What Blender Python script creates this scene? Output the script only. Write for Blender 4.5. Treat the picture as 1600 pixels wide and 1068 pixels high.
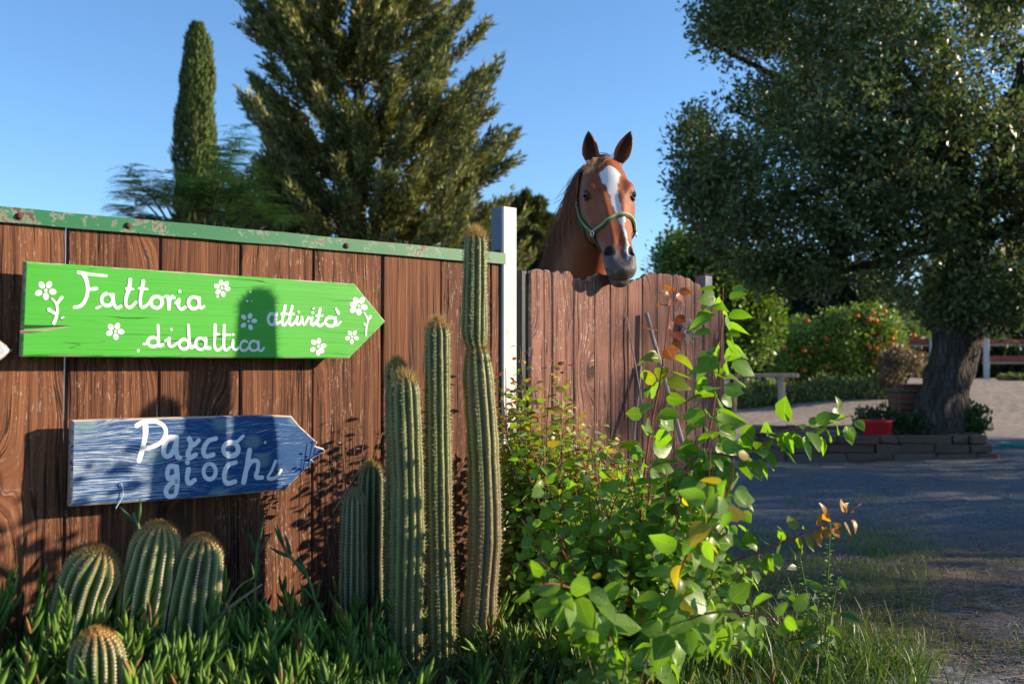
import bpy, math, random
import numpy as np
from mathutils import Vector, Matrix, noise as mnoise

for _o in list(bpy.data.objects):
    bpy.data.objects.remove(_o)
scene = bpy.context.scene
COL = scene.collection
rad = math.radians

# ------------------------------------------------------------------ camera
HC = 1.10                      # camera height
FPX = 1600 * 35.0 / 36.0       # focal length in photo pixels
PITCH = math.atan(41.0 / FPX)
cam_d = bpy.data.cameras.new("camera")
cam = bpy.data.objects.new("camera", cam_d)
COL.objects.link(cam)
cam.location = (0, 0, HC)
cam.rotation_euler = (math.pi / 2 + PITCH, 0, 0)
cam_d.lens = 35
cam_d.sensor_width = 36
cam_d.clip_start = 0.05
cam_d.clip_end = 6000
cam_d.dof.use_dof = True
cam_d.dof.focus_distance = 3.75
cam_d.dof.aperture_fstop = 3.2
scene.camera = cam

# ------------------------------------------------------------------ sky, sun, exposure
SUN_EL = rad(16.8)
SUN_AZ = rad(84.7)             # from +Y (into the picture) towards +X (right)
world = bpy.data.worlds.new("World")
scene.world = world
world.use_nodes = True
wn = world.node_tree
for n_ in list(wn.nodes):
    wn.nodes.remove(n_)
w_out = wn.nodes.new("ShaderNodeOutputWorld")
w_bg = wn.nodes.new("ShaderNodeBackground")
w_sky = wn.nodes.new("ShaderNodeTexSky")
w_sky.sky_type = 'NISHITA'
w_sky.sun_disc = False
w_sky.sun_elevation = SUN_EL
w_sky.sun_rotation = SUN_AZ
w_sky.altitude = 0
w_sky.air_density = 1.0
w_sky.dust_density = 0.15
w_sky.ozone_density = 5.2
w_bg.inputs["Strength"].default_value = 0.134
wn.links.new(w_sky.outputs[0], w_bg.inputs[0])
wn.links.new(w_bg.outputs[0], w_out.inputs[0])
sun_d = bpy.data.lights.new("sun", 'SUN')
sun_d.energy = 5.0
sun_d.angle = rad(0.55)
sun_d.color = (1.0, 0.83, 0.62)
sun = bpy.data.objects.new("sun", sun_d)
COL.objects.link(sun)
SUNV = Vector((math.sin(SUN_AZ) * math.cos(SUN_EL), math.cos(SUN_AZ) * math.cos(SUN_EL), math.sin(SUN_EL)))
sun.rotation_euler = SUNV.to_track_quat('Z', 'Y').to_euler()
sun.location = (10, 0, 12)
scene.view_settings.view_transform = 'Standard'
scene.view_settings.look = 'None'
scene.view_settings.exposure = 0.92
scene.view_settings.gamma = 1
scene.view_settings.use_curve_mapping = False
scene.render.engine = 'CYCLES'
scene.cycles.use_denoising = True
scene.cycles.max_bounces = 6
scene.cycles.transparent_max_bounces = 8
scene.cycles.caustics_reflective = False
scene.cycles.caustics_refractive = False

# ------------------------------------------------------------------ photo pixel helpers
CF = Vector((0, math.cos(PITCH), math.sin(PITCH)))
CU = Vector((0, -math.sin(PITCH), math.cos(PITCH)))
CR = Vector((1, 0, 0))
CAM = Vector((0, 0, HC))

def ray(x, y):
    return CF + CR * ((x - 800) / FPX) + CU * ((534 - y) / FPX)

def at(x, y, Y):
    """point seen at photo pixel x, y at world depth Y"""
    r = ray(x, y)
    return CAM + r * (Y / r.y)

def atz(x, y, z=0.0):
    r = ray(x, y)
    return CAM + r * ((z - HC) / r.z)

# fence frame: s along the fence (to the right and away), t towards the viewer, z up
TH = rad(41.0)
FD = Vector((math.cos(TH), math.sin(TH), 0))
FN = Vector((math.sin(TH), -math.cos(TH), 0))
P0 = Vector((-0.026, 4.0, 0))

def F(s, t, z):
    p = P0 + FD * s + FN * t
    return Vector((p.x, p.y, z))

def onf(x, y, t=0.0):
    """photo pixel -> (s, z) on the plane t in front of the fence"""
    r = ray(x, y)
    k = ((P0 - CAM).dot(FN) + t) / r.dot(FN)
    p = CAM + r * k
    return (p - P0).dot(FD), p.z

def fst(x, y):
    q = Vector((x, y, 0)) - P0
    return q.dot(FD), q.dot(FN)

def atf(x, y, t):
    s, z = onf(x, y, t)
    return F(s, t, z)

def sstep(a, b, x):
    u = np.clip((np.asarray(x, float) - a) / (b - a), 0, 1)
    return u * u * (3 - 2 * u)

# ------------------------------------------------------------------ object helpers
def tag(o, label=None, cat=None, group=None, kind=None):
    if label: o["label"] = label
    if cat: o["category"] = cat
    if group: o["group"] = group
    if kind: o["kind"] = kind
    return o

def empty(name, loc, label, cat, group=None, rz=0.0):
    o = bpy.data.objects.new(name, None)
    COL.objects.link(o)
    o.location = loc
    o.rotation_euler = (0, 0, rz)
    o.empty_display_size = 0.1
    return tag(o, label, cat, group)

def link(name, me, parent=None, loc=None):
    o = bpy.data.objects.new(name, me)
    COL.objects.link(o)
    if parent is not None:
        o.parent = parent
    if loc is not None:
        o.location = loc
    return o

def mesh_np(name, V, Fa, mat=None, smooth=False, col=None, uv=None):
    """V (n,3); Fa (m,k) uniform faces or list of faces; col (n,3) per vertex"""
    me = bpy.data.meshes.new(name)
    V = np.ascontiguousarray(V, dtype=np.float32)
    if isinstance(Fa, np.ndarray):
        m, k = Fa.shape
        me.vertices.add(len(V))
        me.vertices.foreach_set("co", V.ravel())
        me.loops.add(m * k)
        me.loops.foreach_set("vertex_index", np.ascontiguousarray(Fa, dtype=np.int32).ravel())
        me.polygons.add(m)
        me.polygons.foreach_set("loop_start", np.arange(0, m * k, k, dtype=np.int32))
        if smooth:
            me.polygons.foreach_set("use_smooth", np.ones(m, dtype=bool))
        me.update(calc_edges=True)
        me.validate()
    else:
        me.from_pydata(V.tolist(), [], [list(map(int, f)) for f in Fa])
        if smooth:
            me.polygons.foreach_set("use_smooth", np.ones(len(me.polygons), dtype=bool))
        me.update()
    if col is not None:
        a = me.color_attributes.new("Col", 'FLOAT_COLOR', 'POINT')
        c4 = np.ones((len(V), 4), dtype=np.float32)
        c4[:, :3] = col
        a.data.foreach_set("color", c4.ravel())
    if uv is not None:
        l = me.uv_layers.new(name="UVMap")
        vi = np.empty(len(me.loops), dtype=np.int32)
        me.loops.foreach_get("vertex_index", vi)
        l.data.foreach_set("uv", np.ascontiguousarray(np.asarray(uv, dtype=np.float32)[vi]).ravel())
    if mat is not None:
        me.materials.append(mat)
    return me

class MB:
    """collects shapes into one mesh"""
    def __init__(s):
        s.v = []; s.f = []; s.m = []
    def add(s, V, Fc, m=0):
        b = len(s.v)
        s.v += [tuple(map(float, p)) for p in V]
        s.f += [tuple(int(i) + b for i in f) for f in Fc]
        s.m += [m] * len(Fc)
        return s
    def box(s, lo, hi, m=0, bev=0.0):
        x0, y0, z0 = lo; x1, y1, z1 = hi
        if bev <= 0:
            V = [(x0,y0,z0),(x1,y0,z0),(x1,y1,z0),(x0,y1,z0),(x0,y0,z1),(x1,y0,z1),(x1,y1,z1),(x0,y1,z1)]
            return s.add(V, [(0,3,2,1),(4,5,6,7),(0,1,5,4),(1,2,6,5),(2,3,7,6),(3,0,4,7)], m)
        pts = [(x0,z0),(x1,z0),(x1,z1),(x0,z1)]
        return s.prism(pts, y0, y1, bev, m)
    def prism(s, out, y0, y1, bev=0.002, m=0, medge=None):
        """outline in x,z (counter-clockwise seen from -y), front face at y0; chamfered both sides"""
        n = len(out)
        P = np.array(out, float)
        e0 = P - np.roll(P, 1, 0); e1 = np.roll(P, -1, 0) - P
        e0 /= np.maximum(np.linalg.norm(e0, axis=1, keepdims=True), 1e-9)
        e1 /= np.maximum(np.linalg.norm(e1, axis=1, keepdims=True), 1e-9)
        n0 = np.stack([-e0[:,1], e0[:,0]], 1); n1 = np.stack([-e1[:,1], e1[:,0]], 1)
        nn = n0 + n1
        nn /= np.maximum(np.linalg.norm(nn, axis=1, keepdims=True), 1e-9)
        c = np.clip((nn * n1).sum(1), 0.5, 1)[:, None]
        I = P + nn * bev / c
        V = [(x, y0, z) for x, z in I] + [(x, y0 + bev, z) for x, z in P] + [(x, y1 - bev, z) for x, z in P] + [(x, y1, z) for x, z in I]
        me_ = m if medge is None else medge
        s.add(V, [tuple(range(n))], m)
        b = len(s.v) - len(V)
        for k in range(3):
            for i in range(n):
                j = (i + 1) % n
                s.f.append((b + k*n + j, b + k*n + i, b + (k+1)*n + i, b + (k+1)*n + j)); s.m.append(me_)
        s.f.append(tuple(b + 3*n + i for i in reversed(range(n)))); s.m.append(me_)
        return s
    def tube(s, pts, radii, n=8, cap=True, m=0, squash=None):
        pts = [Vector(p) for p in pts]
        if not hasattr(radii, '__len__'):
            radii = [radii] * len(pts)
        b = len(s.v)
        up = None
        for i, p in enumerate(pts):
            a = pts[max(0, i-1)]; c = pts[min(len(pts)-1, i+1)]
            tdir = (c - a).normalized()
            if up is None:
                up = Vector((0,0,1)) if abs(tdir.z) < .9 else Vector((1,0,0))
            u = (up - tdir * up.dot(tdir))
            if u.length < 1e-6: u = tdir.orthogonal()
            u.normalize(); up = u
            w = tdir.cross(u)
            for k in range(n):
                an = 2 * math.pi * k / n
                q = p + (u * math.cos(an) + w * math.sin(an)) * radii[i]
                s.v.append(tuple(q))
        for i in range(len(pts) - 1):
            for k in range(n):
                k2 = (k + 1) % n
                s.f.append((b+i*n+k, b+i*n+k2, b+(i+1)*n+k2, b+(i+1)*n+k)); s.m.append(m)
        if cap:
            s.f.append(tuple(b + k for k in reversed(range(n)))); s.m.append(m)
            s.f.append(tuple(b + (len(pts)-1)*n + k for k in range(n))); s.m.append(m)
        return s
    def lathe(s, prof, n=24, origin=(0,0,0), m=0):
        b = len(s.v)
        for r, z in prof:
            for k in range(n):
                an = 2*math.pi*k/n
                s.v.append((origin[0]+r*math.cos(an), origin[1]+r*math.sin(an), origin[2]+z))
        for i in range(len(prof)-1):
            for k in range(n):
                k2 = (k+1) % n
                s.f.append((b+i*n+k, b+i*n+k2, b+(i+1)*n+k2, b+(i+1)*n+k)); s.m.append(m)
        return s
    def mesh(s, name, mats, smooth=False):
        me = bpy.data.meshes.new(name)
        me.from_pydata(s.v, [], s.f)
        if not isinstance(mats, (list, tuple)): mats = [mats]
        for x in mats: me.materials.append(x)
        if len(mats) > 1:
            me.polygons.foreach_set("material_index", np.array(s.m, dtype=np.int32))
        if smooth:
            me.polygons.foreach_set("use_smooth", np.ones(len(me.polygons), dtype=bool))
        me.update()
        return me
    def build(s, name, mats, parent=None, loc=None, smooth=False):
        return link(name, s.mesh(name, mats, smooth), parent, loc)

def smooth_path(pts, n=6):
    """Catmull-Rom through points (numpy)"""
    P = np.array(pts, float)
    if len(P) < 3:
        t = np.linspace(0, 1, n + 1)[:, None]
        return P[0] * (1 - t) + P[-1] * t
    Q = np.vstack([2*P[0]-P[1], P, 2*P[-1]-P[-2]])
    out = []
    for i in range(1, len(Q) - 2):
        p0, p1, p2, p3 = Q[i-1], Q[i], Q[i+1], Q[i+2]
        for k in range(n):
            t = k / n
            out.append(.5*((2*p1)+(-p0+p2)*t+(2*p0-5*p1+4*p2-p3)*t*t+(-p0+3*p1-3*p2+p3)*t**3))
    out.append(P[-1])
    return np.array(out)

# ------------------------------------------------------------------ material helpers
class NT:
    def __init__(s, name):
        s.mat = bpy.data.materials.new(name)
        s.mat.use_nodes = True
        s.t = s.mat.node_tree
        for n in list(s.t.nodes): s.t.nodes.remove(n)
        s.out = s.t.nodes.new("ShaderNodeOutputMaterial")
    def n(s, kind, ins=None, **at_):
        nd = s.t.nodes.new("ShaderNode" + kind)
        for k, v in at_.items(): setattr(nd, k, v)
        for k, v in (ins or {}).items():
            sock = nd.inputs[k]
            if hasattr(v, "bl_idname") and hasattr(v, "links"):
                s.t.links.new(v, sock)
            else:
                try: sock.default_value = v
                except Exception: sock.default_value = (*v, 1.0)
        return nd
    def math(s, op, a, b=0.0, c=None, clamp=False):
        nd = s.n("Math", {0: a, 1: b}, operation=op, use_clamp=clamp)
        if c is not None:
            if hasattr(c, "links"): s.t.links.new(c, nd.inputs[2])
            else: nd.inputs[2].default_value = c
        return nd.outputs[0]
    def vmath(s, op, a, b):
        return s.n("VectorMath", {0: a, 1: b}, operation=op).outputs[0]
    def noise(s, vec, scale, detail=4, rough=.55, dist=0.0, out=0):
        return s.n("TexNoise", {"Vector": vec, "Scale": scale, "Detail": detail, "Roughness": rough, "Distortion": dist}).outputs[out]
    def ramp(s, fac, stops, interp='LINEAR'):
        nd = s.n("ValToRGB", {"Fac": fac})
        cr = nd.color_ramp
        cr.interpolation = interp
        while len(cr.elements) < len(stops): cr.elements.new(0.5)
        for e, (p, c) in zip(cr.elements, stops):
            e.position = p
            e.color = (*c, 1.0) if hasattr(c, '__len__') else (c, c, c, 1.0)
        return nd.outputs[0]
    def mix(s, fac, a, b, blend='MIX'):
        nd = s.n("Mix", data_type='RGBA', blend_type=blend)
        for idx, v in ((0, fac), (6, a), (7, b)):
            if hasattr(v, "links"): s.t.links.new(v, nd.inputs[idx])
            elif hasattr(v, '__len__'): nd.inputs[idx].default_value = (*v, 1.0)[:4]
            else: nd.inputs[idx].default_value = v
        return nd.outputs[2]
    def obj(s):
        return s.n("TexCoord").outputs["Object"]
    def attr(s, name="Col"):
        return s.n("Attribute", attribute_name=name).outputs["Color"]
    def mapping(s, vec, scale=(1,1,1), loc=(0,0,0), rot=(0,0,0)):
        return s.n("Mapping", {"Vector": vec, "Scale": scale, "Location": loc, "Rotation": rot}).outputs[0]
    def rand(s):
        return s.n("ObjectInfo").outputs["Random"]
    def bump(s, h, strength=.5, dist=.01, normal=None):
        d = {"Height": h, "Strength": strength, "Distance": dist}
        if normal is not None: d["Normal"] = normal
        return s.n("Bump", d).outputs[0]
    def pbr(s, col, rough=.7, bump=None, metal=0.0, spec=.35, **extra):
        d = {"Base Color": col, "Roughness": rough, "Metallic": metal, "Specular IOR Level": spec}
        if bump is not None: d["Normal"] = bump
        d.update(extra)
        return s.n("BsdfPrincipled", d).outputs[0]
    def done(s, shader):
        s.t.links.new(shader, s.out.inputs[0])
        return s.mat

def plain(name, col, rough=.6, metal=0.0, var=.15, scale=30, bump=.15):
    m = NT(name)
    o = m.obj()
    nz = m.noise(o, scale, 5, .6)
    c = m.mix(nz, tuple(x*(1-var) for x in col), tuple(min(1, x*(1+var)) for x in col))
    return m.done(m.pbr(c, rough, m.bump(nz, bump, .003), metal))

def wood_mat(name, dark, mid, light, flake, flake_amt=.5, grain=90, knots=True, horiz=False, rough=.75):
    """weathered plank: fibres run along local z (or x when horiz)"""
    m = NT(name)
    o = m.obj()
    r = m.rand()
    off = m.n("CombineXYZ", {0: m.math('MULTIPLY', r, 17.3), 1: m.math('MULTIPLY', r, 5.1), 2: m.math('MULTIPLY', r, 31.7)}).outputs[0]
    if horiz:
        o = m.mapping(o, rot=(0, rad(90), 0))
    p = m.vmath('ADD', o, off)
    # broad wander of the fibres
    w1 = m.noise(m.mapping(p, (5, 5, 1.3)), 1.0, 3, .5)
    sx = m.n("SeparateXYZ", {0: p})
    x = sx.outputs[0]
    xw = m.math('ADD', x, m.math('MULTIPLY', w1, .05))
    bump_k = None
    if knots:
        vp = m.n("CombineXYZ", {0: m.math('MULTIPLY', sx.outputs[0], 3.0), 1: m.math('MULTIPLY', sx.outputs[2], 1.5), 2: 0.0}).outputs[0]
        v = m.n("TexVoronoi", {"Vector": vp, "Scale": 1.0, "Randomness": 1.0}, voronoi_dimensions='2D')
        dk = v.outputs["Distance"]
        k = m.math('POWER', 2.718, m.math('MULTIPLY', m.math('MULTIPLY', dk, dk), -42.0))
        xw = m.math('ADD', xw, m.math('MULTIPLY', k, .06))
        core = m.n("MapRange", {"Value": dk, "From Min": .035, "From Max": .085, "To Min": 1.0, "To Max": 0.0}).outputs[0]
    pw = m.n("CombineXYZ", {0: xw, 1: sx.outputs[1], 2: sx.outputs[2]}).outputs[0]
    g1 = m.noise(m.mapping(pw, (grain, 20, 1.4)), 1.0, 4, .65)
    g2 = m.noise(m.mapping(pw, (grain * 3.1, 30, 4.0)), 1.0, 3, .6)
    g = m.math('ADD', m.math('MULTIPLY', g1, .7), m.math('MULTIPLY', g2, .3))
    big = m.noise(m.mapping(p, (2.2, 2, .9)), 1.0, 3, .5)
    c = m.ramp(g, [(.36, dark), (.5, mid), (.64, light)])
    c = m.mix(m.math('MULTIPLY', big, .75), c, tuple(q * .45 for q in mid), 'MIX')
    hue = m.math('MULTIPLY', r, .5)
    c = m.mix(hue, c, m.mix(.5, c, light), 'MIX')
    if knots:
        c = m.mix(m.math('MULTIPLY', core, .85), c, tuple(q * .45 for q in dark))
    # remains of pale finish / splinters: streaky flakes
    fl = m.noise(m.mapping(pw, (grain * 2.0, 25, 26.0)), 1.0, 6, .75)
    area = m.noise(m.mapping(p, (3, 3, 1.1), (7, 3, 9)), 1.0, 4, .6)
    fm = m.math('MULTIPLY', m.n("MapRange", {"Value": fl, "From Min": .57, "From Max": .62}).outputs[0],
                m.n("MapRange", {"Value": area, "From Min": .42, "From Max": .72}).outputs[0])
    fm = m.math('MULTIPLY', fm, flake_amt * 1.6, clamp=True)
    c = m.mix(fm, c, flake)
    # fine drying cracks
    ck = m.noise(m.mapping(pw, (38, 8, .8), (3, 1, 4)), 1.0, 2, .5)
    cr = m.math('ABSOLUTE', m.math('SUBTRACT', ck, .5))
    crk = m.n("MapRange", {"Value": cr, "From Min": .005, "From Max": .019, "To Min": 1.0, "To Max": 0.0}).outputs[0]
    crk = m.math('MULTIPLY', crk, m.n("MapRange", {"Value": area, "From Min": .36, "From Max": .5}).outputs[0])
    c = m.mix(m.math('MULTIPLY', crk, .8), c, tuple(q * .3 for q in dark))
    h = m.math('SUBTRACT', m.math('ADD', g, m.math('MULTIPLY', fm, .35)), m.math('MULTIPLY', crk, .9))
    return m.done(m.pbr(c, rough, m.bump(h, .7, .006), 0, .25))

def leaf_mat(name, trans=.4, rough=.38, spec=.45, tcol=(1.0, 1.1, .35), veins=False, var=.25):
    m = NT(name)
    c = m.attr()
    o = m.n("NewGeometry").outputs["Position"]
    nz = m.noise(o, 35, 2, .5)
    c = m.mix(nz, m.mix(1.0, c, (1 - var,) * 3, 'MULTIPLY'), m.mix(1.0, c, (1 + var,) * 3, 'MULTIPLY'))
    bmp = None
    if veins:
        uv = m.n("UVMap").outputs[0]
        sp = m.n("SeparateXYZ", {0: uv})
        u = m.math('ABSOLUTE', m.math('SUBTRACT', sp.outputs[0], .5))
        d = m.math('SUBTRACT', m.math('MULTIPLY', sp.outputs[1], 9.0), m.math('MULTIPLY', u, 7.0))
        s_ = m.math('ABSOLUTE', m.math('SUBTRACT', m.math('FRACT', d), .5))
        vein = m.n("MapRange", {"Value": s_, "From Min": .0, "From Max": .09, "To Min": 1.0, "To Max": 0.0}).outputs[0]
        mid_ = m.n("MapRange", {"Value": u, "From Min": .0, "From Max": .035, "To Min": 1.0, "To Max": 0.0}).outputs[0]
        vm = m.math('MAXIMUM', m.math('MULTIPLY', vein, .45), mid_)
        c = m.mix(m.math('MULTIPLY', vm, .8), c, m.mix(.55, c, (.42, .5, .16)))
        bmp = m.bump(m.math('SUBTRACT', nz, vm), .35, .003)
    else:
        bmp = m.bump(nz, .2, .004)
    a = m.pbr(c, rough, bmp, 0, spec)
    tc = m.mix(1.0, c, tcol, 'MULTIPLY')
    tb = m.n("BsdfTranslucent", {"Color": m.mix(1.0, tc, (1.6, 1.6, 1.6), 'MULTIPLY')}).outputs[0]
    return m.done(m.n("MixShader", {0: trans, 1: a, 2: tb}).outputs[0])

def vnoise(P):
    """value noise in -1..1 for an array of points"""
    P = np.asarray(P, float)
    i = np.floor(P).astype(np.int64); f = P - i
    f = f * f * (3 - 2 * f)
    def h(a, b, c):
        n = (a * 374761393 + b * 668265263 + c * 2147483647) & 0x7fffffff
        n = ((n ^ (n >> 13)) * 1274126177) & 0x7fffffff
        return ((n ^ (n >> 16)) & 0xffff) / 32767.5 - 1
    r = 0
    for a in (0, 1):
        for b in (0, 1):
            for c in (0, 1):
                w = (f[..., 0] if a else 1 - f[..., 0]) * (f[..., 1] if b else 1 - f[..., 1]) * (f[..., 2] if c else 1 - f[..., 2])
                r = r + w * h(i[..., 0] + a, i[..., 1] + b, i[..., 2] + c)
    return r

# leaf-like templates and scattering -------------------------------------------------
def T_rhomb(w=.5, fold=.12):
    V = np.array([(0,0,0), (w/2,.45,fold*w), (0,1,0), (-w/2,.45,fold*w)], float)
    return V, np.array([(0,1,2,3)])

def T_leaf(w=.62, rows=6, fold=.25, droop=.25, cut=.0, point=.16):
    V = []; UV = []
    for i in range(rows + 1):
        v = i / rows
        prof = math.sin(math.pi * min(1, (v*.96+.04)) ** .72) ** .75
        if v > .62: prof *= 1 - ((v - .62) / .38) ** 1.5 * .55
        hw = w / 2 * max(prof, 0.02 if v < 1 else 0.0) * (1.05 if i % 2 else .97)
        z = -droop * v * v
        y = v * (1 - .12 * droop * v)
        for k in (-1, 0, 1):
            V.append((hw * k, y, z + (fold * hw if k else 0) + (cut * math.sin(v * 19 + k) * hw if k else 0)))
            UV.append((.5 + .5 * k, v))
    Fc = []
    for i in range(rows):
        for k in range(2):
            a = i*3 + k
            Fc.append((a, a+1, a+4, a+3))
    return np.array(V, float), np.array(Fc), np.array(UV, float)

def T_blade(rows=4, bend=.35, w=.05):
    V = []
    for i in range(rows + 1):
        v = i / rows
        hw = w / 2 * (1 - v ** 1.6) + .001
        V.append((-hw, v * (1 - .3*bend*v), -bend * v * v)); V.append((hw, v * (1 - .3*bend*v), -bend * v * v))
    Fc = [(2*i, 2*i+1, 2*i+3, 2*i+2) for i in range(rows)]
    return np.array(V, float), np.array(Fc)

def T_finger(rows=4, w=.16, bend=.2):
    """succulent three-sided leaf"""
    V = []
    prof = [.55, 1.0, 1.0, .72, .12]
    for i in range(rows + 1):
        v = i / rows
        r = w / 2 * prof[i]
        for k in range(4):
            an = 2*math.pi*k/4 + math.pi/4
            V.append((r * math.cos(an), v, r * math.sin(an) + bend * v * v))
    Fc = []
    for i in range(rows):
        for k in range(4):
            k2 = (k+1) % 4
            Fc.append((i*4+k, i*4+k2, (i+1)*4+k2, (i+1)*4+k))
    return np.array(V, float), np.array(Fc)

def unit(a):
    return a / np.maximum(np.linalg.norm(a, axis=-1, keepdims=True), 1e-9)

def frames(dirs, nrm):
    y = unit(dirs)
    x = unit(np.cross(y, nrm))
    z = np.cross(x, y)
    return x, y, z

def scatter(T, pos, dirs, nrm, size, col):
    """joined copies of a template; size scalar per copy; col (n,3)"""
    V, Fc = T[0], T[1]
    n, k = len(pos), len(V)
    x, y, z = frames(dirs, nrm)
    sz = np.broadcast_to(np.asarray(size, float), (n,))[:, None, None]
    W = (V[None, :, 0:1] * x[:, None, :] + V[None, :, 1:2] * y[:, None, :] + V[None, :, 2:3] * z[:, None, :]) * sz + np.asarray(pos)[:, None, :]
    FF = (Fc[None] + (np.arange(n) * k)[:, None, None]).reshape(-1, Fc.shape[1])
    C = np.repeat(np.asarray(col), k, 0)
    UV = np.tile(T[2], (n, 1)) if len(T) > 2 else None
    return W.reshape(-1, 3), FF, C, UV

def rnd_dirs(rng, n):
    return unit(rng.normal(size=(n, 3)))

def jitter_col(rng, base, n, v=.2, hue=.12):
    b = np.asarray(base, float)
    f = rng.uniform(1 - v, 1 + v, (n, 1))
    c = b[None] * f * (1 + rng.uniform(-hue, hue, (n, 3)))
    return np.clip(c, 0.002, 1)

# =================================================================== materials
M = {}
M['plank'] = wood_mat("plank_wood", (.023,.009,.0045), (.145,.048,.019), (.34,.142,.060), (.62,.50,.41), .50, 75)
M['gate'] = wood_mat("gate_wood", (.065,.022,.014), (.215,.083,.053), (.40,.195,.135), (.74,.64,.57), .6, 65)
M['gate_edge'] = wood_mat("gate_board_edge", (.10,.05,.035), (.30,.17,.12), (.52,.38,.30), (.80,.74,.68), 1.1, 65, False)
M['sign_edge'] = wood_mat("sign_bare_wood", (.16,.11,.07), (.42,.32,.22), (.58,.47,.35), (.7,.62,.5), .3, 90, False, True)
M['stick'] = wood_mat("dry_stick_wood", (.22,.17,.13), (.42,.34,.27), (.55,.47,.39), (.5,.45,.4), .3, 120, False)
M['pale_timber'] = wood_mat("pale_timber", (.25,.20,.15), (.45,.39,.30), (.60,.54,.44), (.7,.66,.6), .3, 60, False)
M['red_timber'] = wood_mat("red_timber", (.16,.04,.025), (.36,.10,.06), (.48,.17,.11), (.6,.5,.42), .3, 60, False, True)

def paint_rust(name, paint, rust, under, amt=.5, scale=18, rough=.45):
    m = NT(name)
    o = m.obj()
    n1 = m.noise(o, scale, 8, .68)
    n2 = m.noise(o, scale * .18, 3, .5)
    n3 = m.noise(o, scale * 5, 4, .6)
    f = m.math('ADD', m.math('MULTIPLY', n1, .6), m.math('MULTIPLY', n2, .4))
    rm = m.n("MapRange", {"Value": f, "From Min": .60 - .12 * amt, "From Max": .63 - .12 * amt}).outputs[0]
    um = m.n("MapRange", {"Value": f, "From Min": .57 - .12 * amt, "From Max": .595 - .12 * amt}).outputs[0]
    base = m.mix(n2, tuple(x * .8 for x in paint), tuple(x * 1.15 for x in paint))
    base = m.mix(m.math('MULTIPLY', n3, .35), base, tuple(x * .55 for x in paint))
    c = m.mix(um, base, under)
    c = m.mix(rm, c, m.mix(n3, rust, tuple(x * .4 for x in rust)))
    h = m.math('SUBTRACT', m.math('MULTIPLY', n3, .3), rm)
    return m.done(m.pbr(c, rough, m.bump(h, .45, .002), 0, .4))

M['rail'] = paint_rust("green_rail_paint", (.012,.155,.052), (.13,.07,.045), (.20,.22,.16), .30, 34)
M['bolt'] = plain("rusty_bolt", (.10,.045,.028), .85, 0, .4, 200, .5)
M['galv'] = paint_rust("galvanised_post", (.60,.58,.555), (.28,.15,.09), (.5,.45,.40), -.02, 16, .55)
M['grey_post'] = paint_rust("dull_grey_post", (.20,.22,.24), (.12,.08,.06), (.3,.3,.3), .1, 14, .6)
M['post_side'] = paint_rust("dark_post_side", (.15,.17,.20), (.12,.07,.05), (.24,.26,.29), .25, 40, .6)  # darker grey with rust, for the post's left side and top rim
M['dark_metal'] = plain("dark_metal", (.03,.03,.032), .55, .3, .3, 60, .2)
M['chrome'] = plain("buckle_metal", (.55,.55,.52), .3, 1.0, .1, 60, .05)

# painted boards ------------------------------------------------------
def green_sign_mat():
    m = NT("green_sign_paint")
    o = m.obj()
    fib = m.noise(m.mapping(o, (2.5, 20, 120)), 1.0, 5, .65)
    bl = m.noise(o, 4.0, 3, .5)
    c = m.mix(bl, (.045,.36,.020), (.075,.46,.034))
    c = m.mix(m.math('MULTIPLY', fib, .45), c, (.018,.20,.012))
    # long drying cracks along the grain
    ck = m.noise(m.mapping(o, (1.6, 6, 26), (3, 0, 1)), 1.0, 2, .45)
    a = m.math('ABSOLUTE', m.math('SUBTRACT', ck, .5))
    msk = m.noise(m.mapping(o, (3, 3, 8)), 1.0, 2, .5)
    crk = m.math('MULTIPLY', m.n("MapRange", {"Value": a, "From Min": .002, "From Max": .007, "To Min": 1.0, "To Max": 0.0}).outputs[0],
                 m.n("MapRange", {"Value": msk, "From Min": .52, "From Max": .60}).outputs[0])
    c = m.mix(m.math('MULTIPLY', crk, .85), c, (.012,.06,.012))
    ch = m.noise(m.mapping(o, (30, 30, 90)), 1.0, 6, .7)
    chip = m.n("MapRange", {"Value": ch, "From Min": .70, "From Max": .73}).outputs[0]
    c = m.mix(m.math('MULTIPLY', chip, .6), c, (.03,.15,.03))
    h = m.math('SUBTRACT', m.math('MULTIPLY', fib, .6), crk)
    return m.done(m.pbr(c, .48, m.bump(h, .5, .003), 0, .35))

def sign_edge_mat(name, paint, amt):
    m = NT(name)
    o = m.obj()
    n1 = m.noise(m.mapping(o, (9, 60, 60)), 1.0, 6, .7)
    f = m.n("MapRange", {"Value": n1, "From Min": .50 - amt, "From Max": .56 - amt}).outputs[0]
    fib = m.noise(m.mapping(o, (6, 90, 90)), 1.0, 4, .6)
    w = m.mix(fib, (.30,.22,.15), (.62,.54,.44))
    c = m.mix(f, paint, w)
    return m.done(m.pbr(c, .75, m.bump(fib, .5, .003), 0, .25))

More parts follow.
